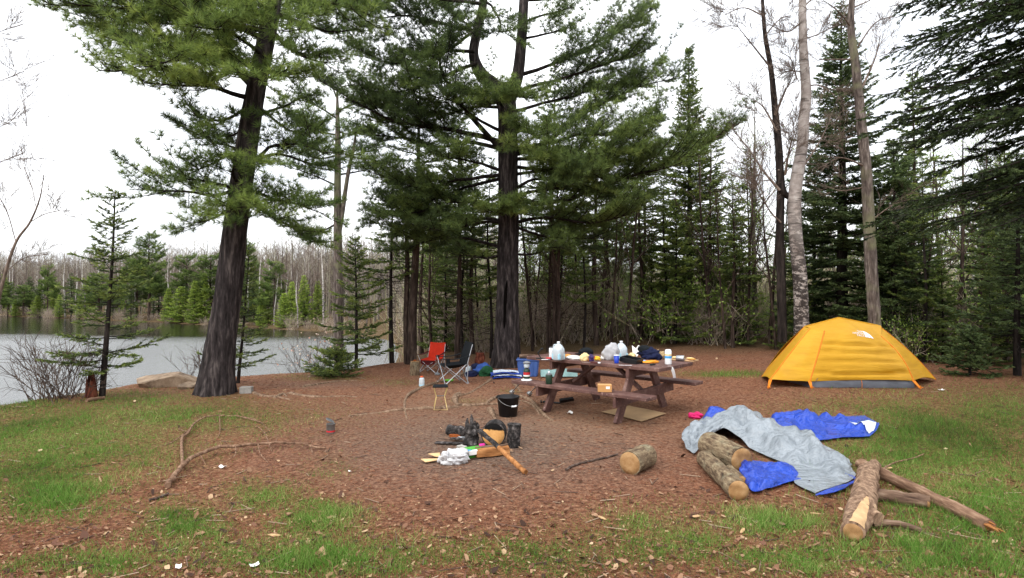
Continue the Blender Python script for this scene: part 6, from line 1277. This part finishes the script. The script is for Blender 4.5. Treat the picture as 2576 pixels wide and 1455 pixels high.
cB, cC, cD = curve(B_, SLf, (-.01, -.03, .02)), curve(C_, S1, (-.02, -.06, .02)), curve(D_, S2, (.03, -.06, .03)); cA, cE = curve(A_, SL, (0, -.01, .015)), curve(E_, SR, (.03, -.01, .03))
tope = catmull([S1, Sm, S2], 46) - (cC[-1] + (cD[-1] - cC[-1]) * np.linspace(0, 1, 46)[:, None])
P1 = panel(cC, cD, 46, .06, .10, 1, .02, ((.17, .075), (.74, .06), (.58, .03), (.4, .02))) + tope[None] * (np.linspace(0, 1, 26) ** 3)[:, None, None]; fly.sheet(P1, .004)
fly.sheet(panel(cB, cC, 22, .035, .07, 2, .0, ((.3, .05), (.16, .04), (.5, .03))), .004); fly.sheet(panel(cA, cB, 14, .015, .012, 3, .03, ()), .004); fly.sheet(panel(cD, cE, 16, .03, .05, 4, .05, ((.3, .03), (.5, .03))), .004)
fr_ = np.vstack([catmull([SLf, S1], 6)[:-1], catmull([S1, Sm, S2], 28), catmull([S2, SR + np.array([0, -.08, -.005])], 7)[1:]]); bk_ = np.vstack([catmull([SL, AP], 20), catmull([AP, SR], 20)[1:]]); nf = len(bk_); fr_ = np.stack([np.interp(np.linspace(0, 1, nf), np.linspace(0, 1, len(fr_)), fr_[:, k]) for k in range(3)], 1)
fly.sheet(panel(np.stack([fr_[0] * (1 - u) + bk_[0] * u for u in np.linspace(0, 1, 16)]), np.stack([fr_[-1] * (1 - u) + bk_[-1] * u for u in np.linspace(0, 1, 16)]), 4, 0, 0, 5, None, ()) if False else np.stack([fr_ * (1 - u) + bk_ * u + np.array([0, 0, .012]) * math.sin(math.pi * u) for u in np.linspace(0, 1, 14)]), .004)
bb = catmull([BL, (BL + BR) / 2, BR], nf); fly.sheet(np.stack([bk_ * (1 - u) + bb * u + np.array([0, .05, .04]) * math.sin(math.pi * u) for u in np.linspace(0, 1, 18)]), .004)
for e_, s_, b_ in ((A_, SL, BL), (E_, SR, BR)): fly.sheet(np.stack([(e_ * (1 - w_) + b_ * w_) * (1 - u) + s_ * u for u in np.linspace(0, 1, 16) for w_ in np.linspace(0, 1, 6)]).reshape(16, 6, 3), .004)
wobj(fly, 'rainfly', 'tent_fabric', tent)
for c_, r_ in ((cB, .010), (cC, .012), (cD, .012), (cA, .008), (cE, .010)): mb = MB(); mb.tube(c_, r_, 8); wobj(mb, 'pole_seam', 'tent_orange', tent)
mb = MB(); mb.tube(bk_ + np.array([0, 0, .008]), .009, 8); wobj(mb, 'ridge_seam', 'tent_fabric', tent)
for c_, i_ in ((C_, 0), (D_, 1), (B_, 2)):
    q = c_ + np.array([(-.02, .05, -.08)[i_], -.10, 0]); q[2] = h1(q[0], q[1]) + .01; mb = MB(); d_ = (q - c_); s_ = np.array([.028, 0, 0]); u = np.linspace(0, 1, 5)[:, None, None]; mb.sheet(np.concatenate([c_ + d_ * u - s_ * (1 - u * .4), c_ + d_ * u + s_ * (1 - u * .4)], 1), .006); wobj(mb, 'corner_strap', 'tent_orange', tent)
    mb = MB(); mb.tube([q + np.array([0, 0, .05]), q - np.array([0, 0, .06])], .006, 6); mb.tube([q + np.array([-.03, -.02, .03]), q + np.array([.03, -.02, .02])], .006, 6); wobj(mb, 'peg', 'tent_orange', tent)
# grey inner base showing below the fly
base_b = catmull([P(2040, 978, Yt), P(2100, 979, Yt + .02), P(2170, 979, Yt + .03), P(2240, 978, Yt + .04), P(2300, 975, Yt + .05)], 60); base_b[:, 2] = H(base_b[:, 0], base_b[:, 1]) + .004
base_t = base_b + np.array([0, .12, .24]); g = np.stack([base_b * (1 - u) + base_t * u + np.stack([0 * base_b[:, 0], -.05 * np.sin(math.pi * u) * (.4 + 1.1 * fbm(np.linspace(0, 9, 60) + u * 1.5, np.full(60, u * 2.), 3, 3)), 0 * base_b[:, 0]], 1) for u in np.linspace(0, 1, 10)])
mb = MB(); mb.sheet(g, .004); wobj(mb, 'grey_base', 'tent_grey', tent)
il = np.stack([base_b[0] * (1 - u) + (base_b[0] + np.array([-.1, 1.5, 0])) * u for u in np.linspace(0, 1, 12)]); mb = MB(); mb.sheet(np.stack([il, il + np.array([.12, 0, .16])]), .004); wobj(mb, 'inner_wall', 'tent_grey', tent)
il = np.stack([base_b[-1] * (1 - u) + (base_b[-1] + np.array([.1, 1.4, 0])) * u for u in np.linspace(0, 1, 12)]); mb = MB(); mb.sheet(np.stack([il, il + np.array([-.12, 0, .16])]), .004); wobj(mb, 'inner_wall', 'tent_grey', tent)
mb = MB(); k = 30; mb.tube(np.stack([g[j, 29] + np.array([0, -.006, 0]) for j in range(0, 8)]), .004, 5); wobj(mb, 'guy_cord', 'tent_orange', tent)
# white emblem: quarter dome with arcs, three lines of lettering, laid on the front panel
def on_panel(sx, sz):                                              # emblem coordinates -> points on panel P1 (u up, v across)
    n_, m_ = P1.shape[:2]; fu = np.clip(.92 + sz, 0, .999) * (n_ - 1); fv = np.clip(.585 + sx, 0, .999) * (m_ - 1)
    i, j = fu.astype(int), fv.astype(int); a, b = (fu - i)[..., None], (fv - j)[..., None]; i2, j2 = np.minimum(i + 1, n_ - 1), np.minimum(j + 1, m_ - 1)
    p = P1[i, j] * (1 - a) * (1 - b) + P1[i2, j] * a * (1 - b) + P1[i, j2] * (1 - a) * b + P1[i2, j2] * a * b
    return p + np.array([0, -.009, .002])
logo = MB()
for r0, r1 in ((0, .30), (.38, .62), (.70, 1.0)):
    th = np.linspace(0, math.pi / 2, 14); rr = np.linspace(r0, r1, 5); RR, TH_ = np.meshgrid(rr, th, indexing='ij'); logo.sheet(on_panel(.035 + .13 * RR * np.cos(TH_), -.08 + .145 * RR * np.sin(TH_)), .002)
for i, (txt, x1, sc_) in enumerate((('THE', .04, 1), ('NORTH', .04, 1), ('FACE', .04, 1))):
    cu = bpy.data.curves.new('t', 'FONT'); cu.body = txt; cu.align_x = 'RIGHT'; cu.size = 1; to = bpy.data.objects.new('t', cu); COL.objects.link(to)
    dg = bpy.context.evaluated_depsgraph_get(); me = bpy.data.meshes.new_from_object(to.evaluated_get(dg)); v = np.array([q.co[:] for q in me.vertices]); by = {}
    for f in me.polygons: by.setdefault(len(f.vertices), []).append(list(f.vertices))
    p = on_panel(x1 - .016 + v[:, 0] * .05, .02 - i * .047 + v[:, 1] * .056); logo.add(p, [np.array(q) for q in by.values()], False); bpy.data.objects.remove(to); bpy.data.curves.remove(cu); bpy.data.meshes.remove(me)
plain('emblem_white', 'e9ecef', .6, .3, .05); wobj(logo, 'white_emblem', 'emblem_white', tent)
# ---------------------------------------------------------------- bank: boulder, broken stump, small plank
c = onground(425, 11.6); mb = MB(); b_ = bmesh.new(); bmesh.ops.create_icosphere(b_, subdivisions=5, radius=1); v = np.array([q.co[:] for q in b_.verts])
pl = np.random.default_rng(4).normal(size=(16, 3)); pl = norm(pl); pl[0] = norm(np.array([-.25, -.2, .95])); dd_ = np.random.default_rng(8).uniform(.5, .9, 16); dd_[0] = .5
s_ = np.min(np.where(v @ pl.T > .05, dd_ / np.maximum(v @ pl.T, .05), 9), 1); v = v * np.minimum(s_, 1.05)[:, None] * (1 + .06 * (fbm(v[:, 0] * 4 + 9, v[:, 1] * 4 + v[:, 2] * 3, 4, 2) - .5))[:, None]
for q, p in zip(b_.verts, v): q.co = p
v = v * np.array([.80, .5, .40]); mb.add(v, np.array([[x.index for x in f.verts] for f in b_.faces]), False); b_.free(); o = mb.obj('boulder', 'rock'); o.location = c + np.array([0, 0, .02]); tag(o, 'large flat tan boulder on the bank left of the leaning pine', 'boulder')
mb = MB(); mb.add(v * np.array([.35, .5, .45]), np.array([[x.vertices[0], x.vertices[1], x.vertices[2]] for x in o.data.polygons]) if len(o.data.polygons) else np.zeros((0, 3), int), False); o = mb.obj('boulder', 'rock'); o.location = onground(475, 11.2) + np.array([0, 0, .0]); o.rotation_euler = (0, 0, 1.2); tag(o, 'smaller pale boulder touching the right end of the flat one', 'boulder')
a = onground(232, 9.75); mb = MB(); n_ = 16; th = np.linspace(0, 6.2832, n_, endpoint=False); g = np.array([[(.085 * math.cos(a_) * (1.2 - .35 * u), .085 * math.sin(a_) * (1.2 - .35 * u), -.1 + u * (.30 + .22 * vnoise(np.array([math.cos(a_) * 2 + 5]), np.array([math.sin(a_) * 2]), 3)[0] + (.08 if math.cos(a_) < 0 else -.05))) for u in np.linspace(0, 1, 8)] for a_ in th]); mb.grid(g, closed_u=True); mb.grid(g * np.array([.7, .7, 1]), closed_u=True, flip=True); o = mb.obj('broken_stump', 'stump_wood'); o.location = a; tag(o, 'splintered reddish brown stump beside the bank fir', 'stump')
log('driftwood', 'weathered driftwood stick in the grass below the broken stump', 'wood', gz(218, 1012, .025), gz(262, 1006, .03), .035, .025, 'weathered_wood', (0, 0), lump=.2, seed=41)
